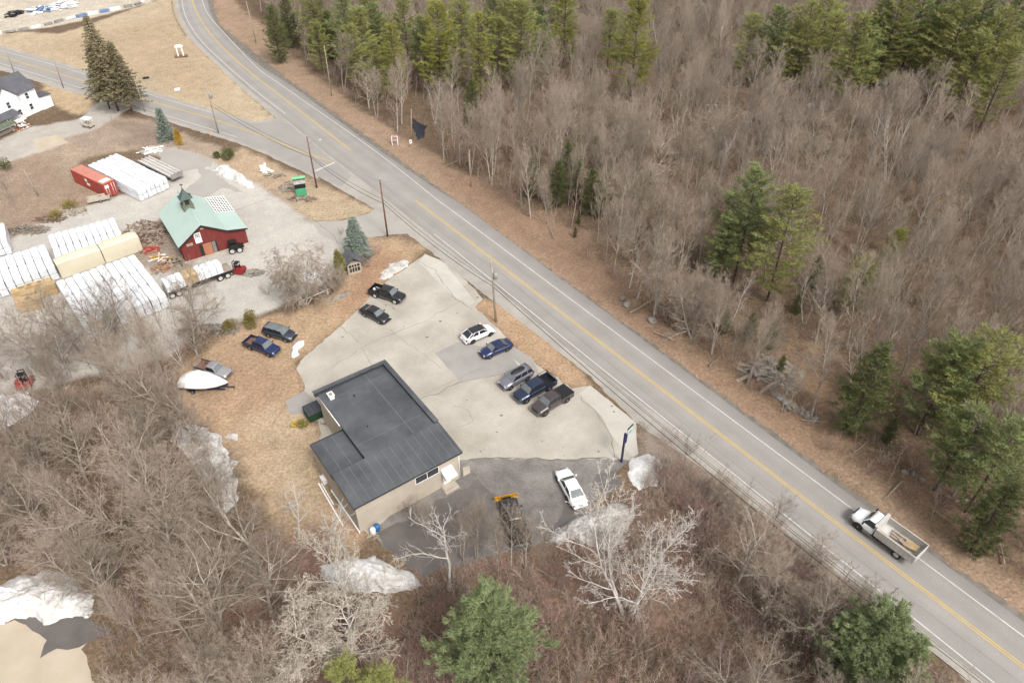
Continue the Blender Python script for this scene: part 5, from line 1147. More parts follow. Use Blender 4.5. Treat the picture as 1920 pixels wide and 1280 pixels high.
def bare(seed, H, spec, trunk_r=.22, stems=1, stem_ang=.15, trunk_m='bark', twig_m='twig', clear=.3, wob=.08, tropism=.12, twig_r=.016, droop=0.0, split=2):
    """spec: per level (children, length ratio, angle, segments)"""
    rr = random.Random(seed); T, W_ = TB(), TB()
    sides = [7, 5, 4, 3, 3, 3]
    def grow(p, d, L, r, lev):
        ns = spec[lev][3]; pts = [p]; rs = [r]; dd = d
        for k in range(ns):
            wv = Vector((rr.gauss(0,1), rr.gauss(0,1), rr.gauss(0,1)))*wob*(1+.5*lev)
            tp = tropism if not (droop and lev >= 2) else -droop
            dd = (dd+wv+Vector((0,0,tp))).normalized(); p = p+dd*(L/ns); pts.append(p); rs.append(max(twig_r*.45, r*(1-(k+1)/ns*.78)))
        tgt = T if lev < split else W_
        if lev >= len(spec)-1 and ns <= 1: tgt.blade(pts[0], pts[-1], twig_r)
        else: tgt.tube(pts, rs, sides[lev])
        if lev+1 < len(spec):
            nc, lr, an, _ = spec[lev+1]; t0 = clear if lev == 0 else .18; az = rr.uniform(0, 6.28)
            for c in range(nc):
                t = t0+(1-t0)*((c+rr.random()*.8)/nc); x = t*ns; i = min(ns-1, int(x)); q = pts[i].lerp(pts[i+1], x-i)
                az += 2.4+rr.uniform(-.5,.5); ld = (pts[i+1]-pts[i]).normalized()
                nl = L*lr*(1.0-.55*t if lev > 0 else (1.05-.6*abs(t-.45)))*rr.uniform(.7,1.2); nr = max(twig_r, min(rs[i]*.62, r*.5*(1-.5*t)))
                grow(q, rotdir(ld, an*rr.uniform(.75,1.25)*(1.15-.45*t), az), nl, nr, lev+1)
    for s in range(stems):
        az = 6.28*s/stems+rr.uniform(-.4,.4); an = 0 if stems == 1 else stem_ang*rr.uniform(.6,1.3)
        d = Vector((math.sin(an)*math.cos(az), math.sin(an)*math.sin(az), math.cos(an)))
        grow(Vector((math.cos(az)*.15*(stems > 1), math.sin(az)*.15*(stems > 1), -.25)), d, H*rr.uniform(.88,1.0)*.93, trunk_r*(1 if stems == 1 else .75), 0)
    return T.mesh('trunk', trunk_m), W_.mesh('crown', twig_m)
FS = [(0,0,0,7), (14,.36,.62,4), (8,.60,.6,3), (6,.62,.55,2), (3,.8,.55,1)]
SP_ = [(0,0,0,6), (15,.52,.95,5), (10,.54,.75,4), (7,.54,.65,2), (5,.75,.6,1)]
BIR = [(0,0,0,8), (12,.26,.6,4), (6,.5,.6,2), (4,.6,.6,1)]
DEAD = [(0,0,0,7), (10,.46,.8,5), (6,.5,.75,3), (4,.5,.7,2)]
SAP = [(0,0,0,5), (9,.32,.6,3), (4,.5,.6,1)]
V_F = [bare(10+i, 15, FS, .17, 1 if i % 3 else 2, .12, clear=.32, wob=.05, tropism=.15, twig_r=.011) for i in range(6)]
V_S = [bare(30+i, 13, SP_, .27, 1 if i % 2 else 3, .35, clear=.16, tropism=.05, twig_r=.012, wob=.07) for i in range(4)]
V_SL = bare(38, 12, SP_, .26, 3, .4, twig_m='twig_lichen', trunk_m='bark_pale', clear=.12, tropism=.02, twig_r=.022, wob=.13)
V_B = [bare(50+i, 13, BIR, .11, 1+i, .2, trunk_m='bark_birch', twig_m='twig', clear=.35, wob=.07, split=2) for i in range(3)]
V_D = bare(61, 9.5, DEAD, .16, 1, trunk_m='bark_birch', twig_m='twig_pale', clear=.42, wob=.12, tropism=.1, twig_r=.022)
V_W = bare(66, 16.5, [(0,0,0,9),(10,.44,.72,7),(8,.48,.75,5),(6,.48,.65,3),(4,.6,.55,1)], .20, 4, .40, trunk_m='bark_pale', twig_m='twig_pale', clear=.30, wob=.085, tropism=.04, twig_r=.020, split=3)
V_BR = bare(68, 6, DEAD, .3, 1, trunk_m='wood_old', twig_m='twig_pale', clear=.55, wob=.2, tropism=-.05, twig_r=.035)
V_WE = bare(71, 8, [(0,0,0,5),(12,.55,1.0,5),(10,.5,.8,4),(10,.55,.7,3)], .2, 5, .5, twig_m='twig', clear=.25, droop=.28, wob=.1, twig_r=.022)
V_SH = [bare(80+i, 2.6, [(0,0,0,3),(7,.5,.6,2),(5,.55,.6,1)], .03, 7, .55, twig_m='twig_red' if i % 2 == 0 else 'twig', clear=.1, twig_r=.014, split=1) for i in range(4)]
V_SA = [bare(90+i, 6.5, SAP, .05, 1, trunk_m='bark', twig_m='twig' if i != 1 else 'twig_red', clear=.25, twig_r=.016, split=1) for i in range(3)]

def tuft(tb, c, n, L, w, flat=.5, dirv=None):
    for k in range(n):
        d = Vector((R.gauss(0,1), R.gauss(0,1), R.gauss(0,flat)+.25))
        if dirv is not None: d = d*.8+dirv*1.1
        d.normalize(); o = Vector((R.gauss(0,.3), R.gauss(0,.3), R.gauss(0,.3*flat)))*L*1.3
        tb.blade(c+o, c+o+d*L*R.uniform(.6,1.2), w)
def pine(seed, H=16, rad=3.2, base=.3, m='pine', whorl=.75, den=1.0, layered=True):
    R.seed(seed); T, L_ = TB(), TB(); lean = Vector((R.uniform(-.3,.3), R.uniform(-.3,.3), 0))
    T.tube([Vector((0,0,-.3)), Vector((0,0,H*.5))+lean*.5, Vector((0,0,H*.98))+lean], [.2,.13,.03], 7)
    z = H*base*.75
    while z < H*.97:
        t = (z-H*base*.75)/(H*(1-base*.75)); rw = rad*(1-t)**.58*(.5+.5*min(1, t*4))*R.uniform(.7,1.15)+.2; nb = R.choice([4,5,5,6]); az = R.uniform(0,6.28)
        for b in range(nb):
            a = az+6.28*b/nb+R.uniform(-.35,.35); Lb = rw*R.uniform(.6,1.15); c0 = Vector((0,0,z))+lean*(z/H)
            if R.random() < .13: continue
            el = .12+.5*t; out = Vector((math.cos(a), math.sin(a), el)); tip = c0+out*Lb+Vector((0,0,.12*Lb)); mid = c0+out*Lb*.5
            T.tube([c0, mid, tip], [.05,.035,.012], 3)
            nc = max(2, int(Lb*2.3*den))
            for k in range(nc):
                u = .28+.72*(k+R.random())/nc; side = Vector((-math.sin(a), math.cos(a), 0))*R.uniform(-1,1)*(.18+.42*u*(1.15-u)*1.8)*Lb*.55
                pc = c0.lerp(tip, u)+side+Vector((0,0,R.uniform(-.05,.18)))
                if R.random() < .35: T.tube([c0.lerp(tip, u*.8), pc], [.018,.008], 3)
                tuft(L_, pc, int(15*den*(1.9 if layered is False else 1))+2, .30 if layered is False else .42, .025 if layered is False else .034, .42, Vector((math.cos(a),math.sin(a),.45)))
        z += whorl*R.uniform(.7,1.25)*(1-.35*t)
    tuft(L_, Vector((0,0,H))+lean, 18, .5, .04, 1.0, Vector((0,0,1)))
    return T.mesh('trunk', 'bark_pine'), L_.mesh('crown', m, False)
def spruce(seed, H=18, rad=3.6, base=.18, m='spruce', dens=1.0, drp=.28):
    R.seed(seed); T, L_ = TB(), TB(); T.tube([Vector((0,0,-.3)), Vector((0,0,H*.98))], [.26*H/18,.03], 7); z = H*base
    while z < H*.985:
        t = (z-H*base)/(H*(1-base)); rw = rad*(1-t)**.85*R.uniform(.78,1.12)+.12; nb = 8; az = R.uniform(0,6.28)
        for b in range(nb):
            a = az+6.28*b/nb+R.uniform(-.25,.25); Lb = rw*R.uniform(.75,1.1); c0 = Vector((0,0,z)); out = Vector((math.cos(a),math.sin(a),0))
            ps = [c0, c0+out*Lb*.5-Vector((0,0,drp*Lb*.35)), c0+out*Lb-Vector((0,0,drp*Lb*.45))]
            T.tube(ps, [.03,.02,.008], 3); nc = max(2, int(Lb*3.0*dens))
            for k in range(nc):
                u = .15+.85*(k+R.random())/nc; q = ps[0].lerp(ps[1], u*2) if u < .5 else ps[1].lerp(ps[2], u*2-1)
                q = q+Vector((-out.y,out.x,0))*R.uniform(-.33,.33)*Lb*(1.1-u)
                for j in range(int(9*dens)):
                    d = (out*.9+Vector((-out.y,out.x,0))*R.uniform(-1.3,1.3)+Vector((0,0,R.uniform(-.7,.25)))).normalized(); L_.blade(q, q+d*R.uniform(.3,.55), .05)
        z += H*.024*R.uniform(.8,1.2)
    tuft(L_, Vector((0,0,H)), 10, .4, .04, 1.5, Vector((0,0,2)))
    return T.mesh('trunk', 'bark_pine'), L_.mesh('crown', m, False)
def shrub(seed, H, rad, m, n=900, cone=0.0, lumpy=.35, leaf=.16):
    R.seed(seed); T, L_ = TB(), TB()
    for k in range(4): a = R.uniform(0,6.28); T.tube([Vector((0,0,-.1)), Vector((math.cos(a)*rad*.25, math.sin(a)*rad*.25, H*.7))], [.05,.015], 4)
    cl = [(Vector((R.gauss(0,1),R.gauss(0,1),R.gauss(0,1))).normalized(), R.uniform(.65,1.15)) for _ in range(14)]
    for k in range(n):
        d = Vector((R.gauss(0,1),R.gauss(0,1),R.gauss(0,1))).normalized(); s = 1
        best = max(cl, key=lambda c: c[0].dot(d)); s = best[1]*(.75+.3*max(0, best[0].dot(d))**8)
        q = R.random()**.35*s; zz = .5+.5*d.z*q; w = (1-zz*cone); c = Vector((d.x*q*rad*w, d.y*q*rad*w, max(.05, zz*H)))
        L_.blade(c, c+(d+Vector((R.gauss(0,.5),R.gauss(0,.5),R.gauss(.3,.5)))).normalized()*leaf*R.uniform(.8,1.7), leaf*.28)
    return T.mesh('trunk', 'bark_pine'), L_.mesh('crown', m, False)

NB = 0
def plant(name, meshes, loc, label, cat='tree', group=None, sc=1.0, rz=None, tilt=(0,0), szz=None):
    root = bpy.data.objects.new(name, None); COL.objects.link(root); root.empty_display_size = .5; root.location = loc
    root.rotation_euler = (tilt[0], tilt[1], R.uniform(0,6.28) if rz is None else rz); root.scale = (sc, sc, szz or sc); tag(root, label, cat, group)
    for nm, me in zip(('trunk', 'crown'), meshes):
        o = bpy.data.objects.new(nm, me); COL.objects.link(o); o.parent = root
    return root
def by_top(px, py, H): g = G(px, py, H); return Vector((g.x, g.y, 0))

# named conifers ---------------------------------------------------------------
SPB = spruce(201, 19.6, 5.2, .22, 'spruce', 1.15); SPC = spruce(202, 15.5, 4.6, .2, 'spruce', 1.1)
plant('spruce', SPB, G(222,208), 'tallest dark olive spruce beside the side road', sc=1.0)
plant('spruce', SPC, G(248,209), 'shorter spruce leaning against the right side of the tallest spruce', sc=.95)
plant('spruce', spruce(203, 13, 3.2, .2, 'spruce', 1.0), G(206,204), 'lower spruce filling the left side of the spruce clump')
plant('spruce', spruce(204, 6.6, 1.9, .05, 'blue_spruce', .8), G(314,262), 'small thin grey-green spruce beside the golden cypress')
plant('cypress', shrub(205, 3.6, 1.25, 'golden', 1500, .75), G(338,272), 'golden yellow cone-shaped cypress beside the small spruce')
BSP = spruce(206, 7.4, 2.3, .03, 'blue_spruce', 1.5, .15)
plant('blue_spruce', BSP, G(672,484), 'dense blue spruce over the small shed near the yard entrance')
plant('cedar', shrub(207, 5.4, 1.5, 'cedar', 2200, .5), G(640,517), 'olive green cedar left of the small shed')
plant('shrub', shrub(208, 2.6, 1.9, 'hemlock', 1500, .2), G(430,299), 'grey-green broad shrub above the long snow pile', 'shrub')
plant('shrub', shrub(209, 1.5, .9, 'hemlock', 600, .2), G(408,296), 'small dark shrub left of the broad grey-green one', 'shrub')
plant('shrub', shrub(210, 3.2, 1.3, 'olive', 1500, .25), G(472,614), 'olive arborvitae standing above the grey crossover', 'shrub')
plant('shrub', shrub(211, 2.0, 1.4, 'olive', 700, .1), G(432,618), 'low sparse olive shrub left of the arborvitae', 'shrub')
plant('shrub', shrub(212, 2.2, 1.8, 'hemlock', 1000, .1), G(10,318), 'dark green shrub at the left edge of the brown field', 'shrub')
plant('shrub', shrub(213, 1.6, 1.7, 'olive', 800, .1), G(131,390), 'olive mound shrub in the verge below the red container', 'shrub')
plant('shrub', shrub(214, 1.2, 1.6, 'olive', 600, .1), G(105,407), 'flat brown-green shrub further left along the verge', 'shrub')
plant('shrub', shrub(215, .7, 1.0, 'cedar', 260, 0), G(568,798), 'tiny yellow-green shrub in the grass near the dumpster', 'shrub')

PV = [pine(300+i, 19, 6.2+.3*i, .2, mm, .85, 1.2) for i, mm in enumerate(('pine', 'pine_dark', 'pine_yellow', 'pine'))]
PVS = [pine(310, 17, 4.2, .12, 'pine_yellow', .9, .9), pine(311, 14, 3.8, .05, 'hemlock', .6, 1.1), pine(312, 13, 3.4, .1, 'fresh_pine', .6, 1.5, False), pine(313, 13, 4.8, .2, 'fresh_pine', .55, 1.8, False), pine(314, 15, 5.4, .25, 'pine_dark', .7, 1.2)]
UP = 'pines along the top edge of the wood'
PINES = [ # top px, H, mesh, scale, label
 (640,-8,15,PV[1],.9,'dark pine in the wood above the upper road, left of the slender pine'), (672,12,15,PV[0],.85,'pine with a rounded top right behind the dark pine above the upper road'),
 (612,22,12,PVS[1],.8,'low dark pine at the wood edge above the upper road'), (730,41,17,PVS[0],1.0,'slender yellow-green pine reaching down to the wood edge near the red panel sign'),
 (816,2,15,PV[2],1.05,'bright yellow-green pine at the top centre of the photo'), (897,20,16,PVS[0],1.1,'tall loose yellow-green pine right of the bright top-centre pine'),
 (884,150,12,PVS[1],.7,'slim green pine low in the wood under the tall loose pine'), (977,-2,16,PV[0],1.05,'full green pine near the top centre beside a loose yellow pine'),
 (1062,-14,15,PV[2],.9,'yellow-green pine cut by the top edge right of centre'), (1202,-6,16,PV[2],1.15,'large yellow-green pine standing alone in the upper wood'),
 (1148,16,15,PV[0],.8,'smaller green pine touching the large lone yellow-green pine'), (505,10,12,PVS[1],.95,'dark hemlock above the bend of the upper road'), (530,-10,12,PVS[1],.9,'second dark hemlock behind the one above the bend'),
 (1425,316,14,PV[1],1.0,'tall dark green pine in the middle of the right-hand wood'), (1497,350,14,PV[0],1.0,'yellowish green pine right of the tall dark one in mid-wood'), (1372,402,10,PV[1],.62,'short pine against the lower left of the mid-wood pair'),
 (1690,428,11,PV[2],.42,'small bright pine top poking through bare trees at the right'), (1628,480,10,PV[3],.55,'faint green pine among bare crowns right of the mid-wood pair'),
 (1662,648,15,PVS[1],1.0,'narrow dark hemlock above the stone wall'), (1806,640,17,PVS[4],1.0,'big broad pine at the right above the hemlock'), (1880,618,14,PV[3],.9,'pine behind the big broad pine at the right edge'),
 (1838,770,13,PVS[4],.85,'lower pine in front of the big broad pine'), (1916,790,13,PV[1],.75,'pine cut by the right edge below the broad pine'), (1905,905,11,PVS[1],.8,'dark low pine at the right edge above the truck'),
 (912,1125,14,PVS[3],1.1,'fresh green white pine at the bottom centre'), (1672,1140,13,PVS[3],.95,'green pine at the bottom right beside the road'), (1612,1170,11,PVS[2],.75,'small green pine left of the bottom right roadside pine'),
 (1730,1200,10,PVS[2],.75,'yellowish pine at the bottom edge near the wires'), (1690,1160,11,PVS[2],.7,'green pine squeezed against the road verge at the bottom'), (640,1240,11,PV[0],.48,'yellow-green pine top at the bottom edge, left one of a pair'), (712,1258,11,PV[0],.45,'yellow-green pine top at the bottom edge, right one of a pair'),
]
PPOS = []
HT = {id(PV[i][0]): 19 for i in range(4)}; HT.update({id(PVS[i][0]): (17,14,13,13,15)[i] for i in range(5)})
for x, y, H, me, sc, lab in PINES:
    q = by_top(x, y, HT[id(me[0])]*sc); PPOS.append((q.x, q.y, sc)); plant('pine_tree', me, q, lab, sc=sc)
for k, (x, y, s) in enumerate([(1416,24,.85),(1467,12,.95),(1527,2,1.05),(1500,40,.75),(1575,20,.95),(1622,24,1.05),(1665,0,1.0),(1698,-12,1.1),(1741,-24,1.15),(1780,10,1.0),(1826,-14,1.2),(1862,-20,1.1),(1893,14,1.1),(1925,-20,1.2),(1850,60,1.0),(1905,80,.95),(1790,-40,1.1),(1560,-20,1.0),(1640,50,.8)]):
    q = by_top(x, y, 19*s); PPOS.append((q.x, q.y, s)); plant('pine_tree', PV[[0,1,3,1,0][k % 5]], q, 'green pine in the dense row along the top right of the wood', group=UP, sc=s)
for k, (x, y, s) in enumerate([(700,6,.8),(755,-8,.9),(860,-10,.9),(925,-12,.8),(690,-25,.9),(580,-20,.8),(1020,-25,.9),(655,45,.75),(700,75,.7),(790,30,.8),(935,30,.85),(845,60,.7),(1010,30,.8),(590,40,.65),(960,-30,1.0)]):
    q = by_top(x, y, 19*s); PPOS.append((q.x, q.y, s)); plant('pine_tree', PV[[1,0,3][k % 3]], q, 'green pine mixed with bare trees along the top centre of the wood', group='pines at the top centre', sc=s)
for k, (x, y, s) in enumerate([(1000,372,.55),(1045,388,.62),(1080,385,.6),(1060,355,.66),(1105,402,.6),(1125,408,.5),(1215,360,.3),(1340,520,.3),(1400,640,.35),(1460,700,.22),(1440,655,.35),(1355,625,.3),(1660,830,.3),(1085,420,.15),(1078,445,.14),(1120,290,.3),(1190,385,.3),(1520,540,.4),(1490,590,.3)]):
    plant('young_hemlock', PVS[1], G(x,y), 'young dark hemlock growing under the bare trees right of the road', 'tree', 'young hemlocks in the understory', s)

# bare trees that stand out ----------------------------------------------------
plant('white_barked_tree', V_W, G(1172,1152), 'big white-barked twin-stemmed tree spreading over the snow behind the lot', sc=.95, rz=.4)
plant('dead_tree', V_D, G(842,1106), 'dead white tree with stubby limbs in front of the wet asphalt', sc=1.12, rz=2.2)
plant('dead_tree', V_D, G(662,1060), 'pale bare snag at the near corner of the flat-roofed building', sc=.95, rz=4.0)
plant('dead_tree', V_D, G(560,1010), 'thin pale snag left of the barrels', sc=.8, rz=1.0)
plant('dead_tree', V_D, G(905,1185), 'crooked white dead tree left of the bottom centre pine', sc=.8, rz=5.0)
plant('lichen_tree', V_SL, G(650,1235), 'broad tree with pale lichen-crusted branches left of the snow pile', sc=.95, rz=1.2)
plant('spreading_tree', V_S[0], G(300,1010), 'large tan-grey bare tree with a fan crown left of the long snow patch', sc=1.05, rz=0)
plant('spreading_tree', V_S[1], G(512,1110), 'bare tree with a thick bent trunk below the snow patch', sc=1.1, rz=1)
plant('spreading_tree', V_S[2], G(415,1175), 'bare tree with pale limbs at the bottom left', sc=.95, rz=2)
plant('spreading_tree', V_S[3], G(330,1060), 'leaning bare tree above the bottom left snow pile', sc=.85, rz=3)
plant('spreading_tree', V_S[1], G(1228,588), 'wide grey bare tree at the road edge beside the pale boulder', sc=.98, rz=2.6)
plant('spreading_tree', V_S[3], G(1165,400), 'grey arching bare tree behind the small hemlocks', sc=.6, rz=1)
plant('weeping_tree', V_WE, G(572,572), 'weeping bare tree with drooping twigs beside the white rail fence', sc=1.08, rz=0)
plant('weeping_tree', V_WE, G(628,545), 'smaller weeping bare tree behind the cedar', sc=.5, rz=2)
plant('bare_tree', V_SA[0], G(245,272), 'thin multi-branched bare tree below the spruces', sc=1.0)
plant('bare_tree', V_SA[1], G(228,262), 'reddish bare sapling left of the one below the spruces', sc=.9)
plant('bare_tree', V_F[1], G(28,388), 'bare tree standing on brown grass at the left edge', sc=.5)
plant('broken_tree', V_BR, G(1425,735), 'broken grey tree with splayed limbs beside the main road', sc=.9, rz=1.0)
plant('bare_tree', V_SA[2], G(1372,672), 'bare tree with a dark trunk left of the broken tree', sc=1.2)
for k, (x, y, H, v, tl, lab) in enumerate([(1366,620,.75,0,(0,.22),'leaning white birch below the mid-wood pines'),(1508,610,.72,1,(0,.12),'forked white birch right of the leaning one'),(1182,350,.9,1,(0,0),'pale birch with twin tops behind the small hemlocks'),
   (1268,300,.85,2,(0,.1),'cluster of pale birches in the middle of the wood'),(1345,350,.95,0,(0,.05),'white birch rising left of the mid-wood pine top'),(1450,330,.85,1,(0,.1),'pale birch rising right of the mid-wood pine top'),(1430,250,1.0,0,(0,.12),'tall straight white birch below the top pines'),
   (1660,345,1.0,2,(0,.35),'three white birches leaning right in the upper right wood'),(1640,310,.95,1,(0,.4),'leaning white birch behind the leaning trio'),(1180,540,.6,0,(0,-.25),'thin white birch leaning left by the wide grey tree'),
   (1590,745,.7,1,(0,.1),'pale birch between the stone wall and the broken tree'),(345,690,.62,2,(0,0),'white birch clump behind the covered boat'),(330,655,.7,1,(0,-.1),'white birch over the brush windrow'),(1075,165,.8,2,(0,0),'pale many-stemmed birch in the upper centre wood'),(250,640,.7,2,(0,-.2),'pale birch crossing the white packs'),(205,655,.6,1,(0,-.2),'thin pale birch left of the one crossing the packs')]):
    plant('birch_tree', V_B[v], G(x,y), lab, sc=H, tilt=tl)

# the wood: scattered in world space -------------------------------------------
def scatter(poly, dist, bounds, seed, tries=60000, avoid=None):
    rr = np.random.default_rng(seed); W_ = wpoly(poly); xs = [p[0] for p in W_]; ys = [p[1] for p in W_]
    x0, x1, y0, y1 = max(min(xs), bounds[0]), min(max(xs), bounds[1]), max(min(ys), bounds[2]), min(max(ys), bounds[3])
    X = rr.uniform(x0, x1, tries); Y = rr.uniform(y0, y1, tries); ok = pip(X, Y, W_); X = X[ok]; Y = Y[ok]; cell = {}; out = []
    for x, y in zip(X, Y):
        px, py = P(x, y, 0)
        if px < -220 or px > 2140 or py > 1760: continue
        i, j = int(x//dist), int(y//dist); good = True
        for a in (-1,0,1):
            for b in (-1,0,1):
                for (u, v) in cell.get((i+a,j+b), ()):
                    if (u-x)**2+(v-y)**2 < dist*dist: good = False
        if good: cell.setdefault((i,j), []).append((x, y)); out.append((float(x), float(y)))
    return out
CLR = [[(755,195),(812,195),(822,290),(765,285)], [(560,380),(1000,420),(1150,560),(1000,480),(860,360)], [(1450,640),(1560,690),(1570,760),(1480,740)]]
def clear(x, y):
    px, py = P(x, y, 0); return any(pip(np.array([px]), np.array([py]), c)[0] for c in CLR)
B = (-140, 160, 5, 236)
TR = [p for p in scatter(FOREST_R, 3.25, B, 11) if not clear(*p)]
TR = [p for p in TR if vnoise(np.array([p[0]]), np.array([p[1]]), 11, 31)[0] > -.45 or R.random() < .25]
TL = [p for p in scatter(FOREST_L, 4.3, B, 12)]
def shaded_out(x, y):    # little grows close under and in front of a big pine
    for a, b, sc in PPOS:
        dx, dy = x-a, y-b
        if dx*dx+dy*dy < (3.2*sc)**2: return True
        L = math.hypot(a, b); f = -(dx*a+dy*b)/L; g = abs(dx*b-dy*a)/L
        if 0 < f < 11*sc and g < 4.2*sc: return True
    return False
def lowered(x, y):     # keep small growth near pavement edges
    px, py = P(x, y, 0); return py > 960 and 560 < px < 1330
allt = []
for x, y in TR: allt.append((x, y, 0))
for x, y in TL: allt.append((x, y, 1))
allt = [t for t in allt if P(t[0], t[1], 15)[1] < 1330 and P(t[0], t[1], 0)[1] > -60]
allt = [t for t in allt if not shaded_out(t[0], t[1]) or R.random() < .12]
allt.sort(key=lambda t: t[0]**2+t[1]**2)
print('forest trees', len(allt))
R.seed(99)
RDZ = [(1215,790),(1560,1010),(1866,1262),(2100,1400),(2100,1000),(1560,700),(1215,600)]; SNZ = [(300,770),(440,780),(500,900),(480,1000),(380,960),(310,860)]
rest = []
GR = ['bare grey-brown tree in the leafless wood right of the main road', 'bare grey-brown tree in the leafless wood left of and below the building']
cnt = 0
for x, y, w in allt:
    px, py = P(x, y, 0)
    if w == 1 and lowered(x, y):
        if R.random() < .45: continue
        v, s = (R.choice(V_SA), R.uniform(.6,1.1)) if R.random() < .6 else (R.choice(V_F), R.uniform(.3,.45))
    elif w == 1: v, s = (R.choice(V_F[:2]+V_S+V_S), R.uniform(.6,.85)) if R.random() < .8 else (R.choice(V_SA), R.uniform(.9,1.3))
    else:
        q = R.random(); v, s = (R.choice(V_F), R.uniform(.5,1.0)) if q < .68 else (R.choice(V_S), R.uniform(.5,.85)) if q < .8 else (R.choice(V_SA), R.uniform(.9,1.7)) if q < .96 else (R.choice(V_B), R.uniform(.6,.95))
    if w == 1:     # the roadside edge carries only low growth, and little stands over the long snow patch
        a_, b_ = P(x, y, 13*s)
        if pip(np.array([a_]), np.array([b_]), RDZ)[0]:
            s *= .5; a_, b_ = P(x, y, 13*s)
            if pip(np.array([a_]), np.array([b_]), RDZ)[0]: continue
        if pip(np.array([a_]), np.array([b_]), SNZ)[0] and R.random() < .7: continue
    tl = (R.uniform(-.1,.1), R.uniform(-.08,.14))
    if cnt < 285: plant('bare_tree', v, (x, y, 0), GR[w], 'tree', ['bare trees right of the road', 'bare trees left of and below the building'][w], s, None, tl); cnt += 1
    else: rest.append((x, y, v, s, tl))
# the remainder of the wood, one mass
def instanced(name, items, label, cat, protos, zoff=0.0):
    """items: (x, y, proto index, scale, tilt); protos: list of mesh pairs, referenced through planted objects"""
    me = bpy.data.meshes.new(name); me.from_pydata([(x, y, zoff) for x, y, *_ in items], [], [])
    o = bpy.data.objects.new(name, me); COL.objects.link(o); tag(o, label, cat, None, 'stuff')
    for nm, ty, vals in (('pick', 'INT', [i[2] for i in items]), ('size', 'FLOAT', [i[3] for i in items])):
        a = me.attributes.new(nm, ty, 'POINT'); a.data.foreach_set('value', vals)
    a = me.attributes.new('turn', 'FLOAT_VECTOR', 'POINT'); a.data.foreach_set('vector', [c for i in items for c in (i[4][0], i[4][1], R.uniform(0,6.28))])
    ng = bpy.data.node_groups.new(name+'_growth', 'GeometryNodeTree'); ng.interface.new_socket('Geometry', in_out='INPUT', socket_type='NodeSocketGeometry'); ng.interface.new_socket('Geometry', in_out='OUTPUT', socket_type='NodeSocketGeometry')
    n, l = ng.nodes, ng.links; gi = n.new('NodeGroupInput'); go = n.new('NodeGroupOutput'); ins = n.new('GeometryNodeInstanceOnPoints'); ins.inputs['Pick Instance'].default_value = True
    g2i = n.new('GeometryNodeGeometryToInstance')
    for pr in reversed(protos):
        jn = n.new('GeometryNodeJoinGeometry')
        for ob in pr:
            oi = n.new('GeometryNodeObjectInfo'); oi.transform_space = 'ORIGINAL'; oi.inputs[0].default_value = ob; l.new(oi.outputs['Geometry'], jn.inputs[0])
        single = n.new('GeometryNodeGeometryToInstance'); l.new(jn.outputs[0], single.inputs[0]); l.new(single.outputs[0], g2i.inputs[0])
    # a join of instances keeps each prototype as one pickable instance
    jall = n.new('GeometryNodeJoinGeometry')
    for lk in [k for k in l if k.to_node == g2i]: s_ = lk.from_socket; l.remove(lk); l.new(s_, jall.inputs[0])
    n.remove(g2i)
    def na(nm, ty): q = n.new('GeometryNodeInputNamedAttribute'); q.data_type = ty; q.inputs[0].default_value = nm; return q.outputs[0]
    l.new(gi.outputs[0], ins.inputs['Points']); l.new(jall.outputs[0], ins.inputs['Instance']); l.new(na('pick', 'INT'), ins.inputs['Instance Index']); l.new(na('size', 'FLOAT'), ins.inputs['Scale'])
    e2r = n.new('FunctionNodeEulerToRotation'); l.new(na('turn', 'FLOAT_VECTOR'), e2r.inputs[0]); l.new(e2r.outputs[0], ins.inputs['Rotation']); l.new(ins.outputs[0], go.inputs[0])
    md = o.modifiers.new('growth', 'NODES'); md.node_group = ng; return o
def objs_of(mesh): return next(o for o in bpy.data.objects if o.data is mesh)
def pair(v, fallback):
    try: return [objs_of(v[0]), objs_of(v[1])]
    except StopIteration: return fallback
fb = [objs_of(V_F[0][0]), objs_of(V_F[0][1])]
allv = V_F+V_S+V_SA+V_B; prs = [pair(v, fb) for v in allv]
idx = {id(v[0]): i for i, v in enumerate(allv)}
if rest: instanced('distant_woodland', [(x, y, idx[id(v[0])], s, tl) for x, y, v, s, tl in rest], 'mass of leafless trees filling the far part of the wood', 'woodland', prs)
# understory: brush and saplings
br = []
sh0 = [plant('bush', V_SH[i], G(*q), lb, 'bush', sc=s) for i, (q, lb, s) in enumerate([((705,478), 'reddish bare bush right of the small shed', .9), ((500,552), 'grey bare bush at the left foot of the weeping tree', .9), ((352,662), 'reddish bare bush between the birches and the boat', 1.0), ((1205,806), 'thin grey bush at the lot entrance near the navy sign post', .7)])]
for i, (q, lb, s) in enumerate([((690,500),'reddish bare bush below the shed roof',.8),((640,440),'small bare bush at the yard driveway edge',.5),((600,470),'bare bush behind the weeping tree',.6),((780,952),'reddish bare bush on the near wall of the building',.7),((760,958),'dark bare bush left of the steps',.6),((1290,850),'bare roadside bush above the white-barked tree',1.1),((1250,830),'bare bush right of the navy sign post',.9)]): plant('bush', V_SH[i % 4], G(*q), lb, 'bush', sc=s)
pts = scatter(FOREST_R, 2.0, B, 21, 40000)+scatter(FOREST_L, 1.5, B, 22, 40000)
R.seed(5)
for x, y in pts:
    px, py = P(x, y, 0)
    if clear(x, y) and R.random() < .85: continue
    if py > 1500 or py < -20 or px < -120 or px > 2040: continue
    if lowered(x, y) and R.random() < .5: continue
    if R.random() < .3: br.append((x, y, 4+R.randrange(3), R.uniform(.5,1.0), (R.uniform(-.15,.15), R.uniform(-.15,.15))))
    else: br.append((x, y, R.randrange(4), R.uniform(.4,1.05), (0,0)))
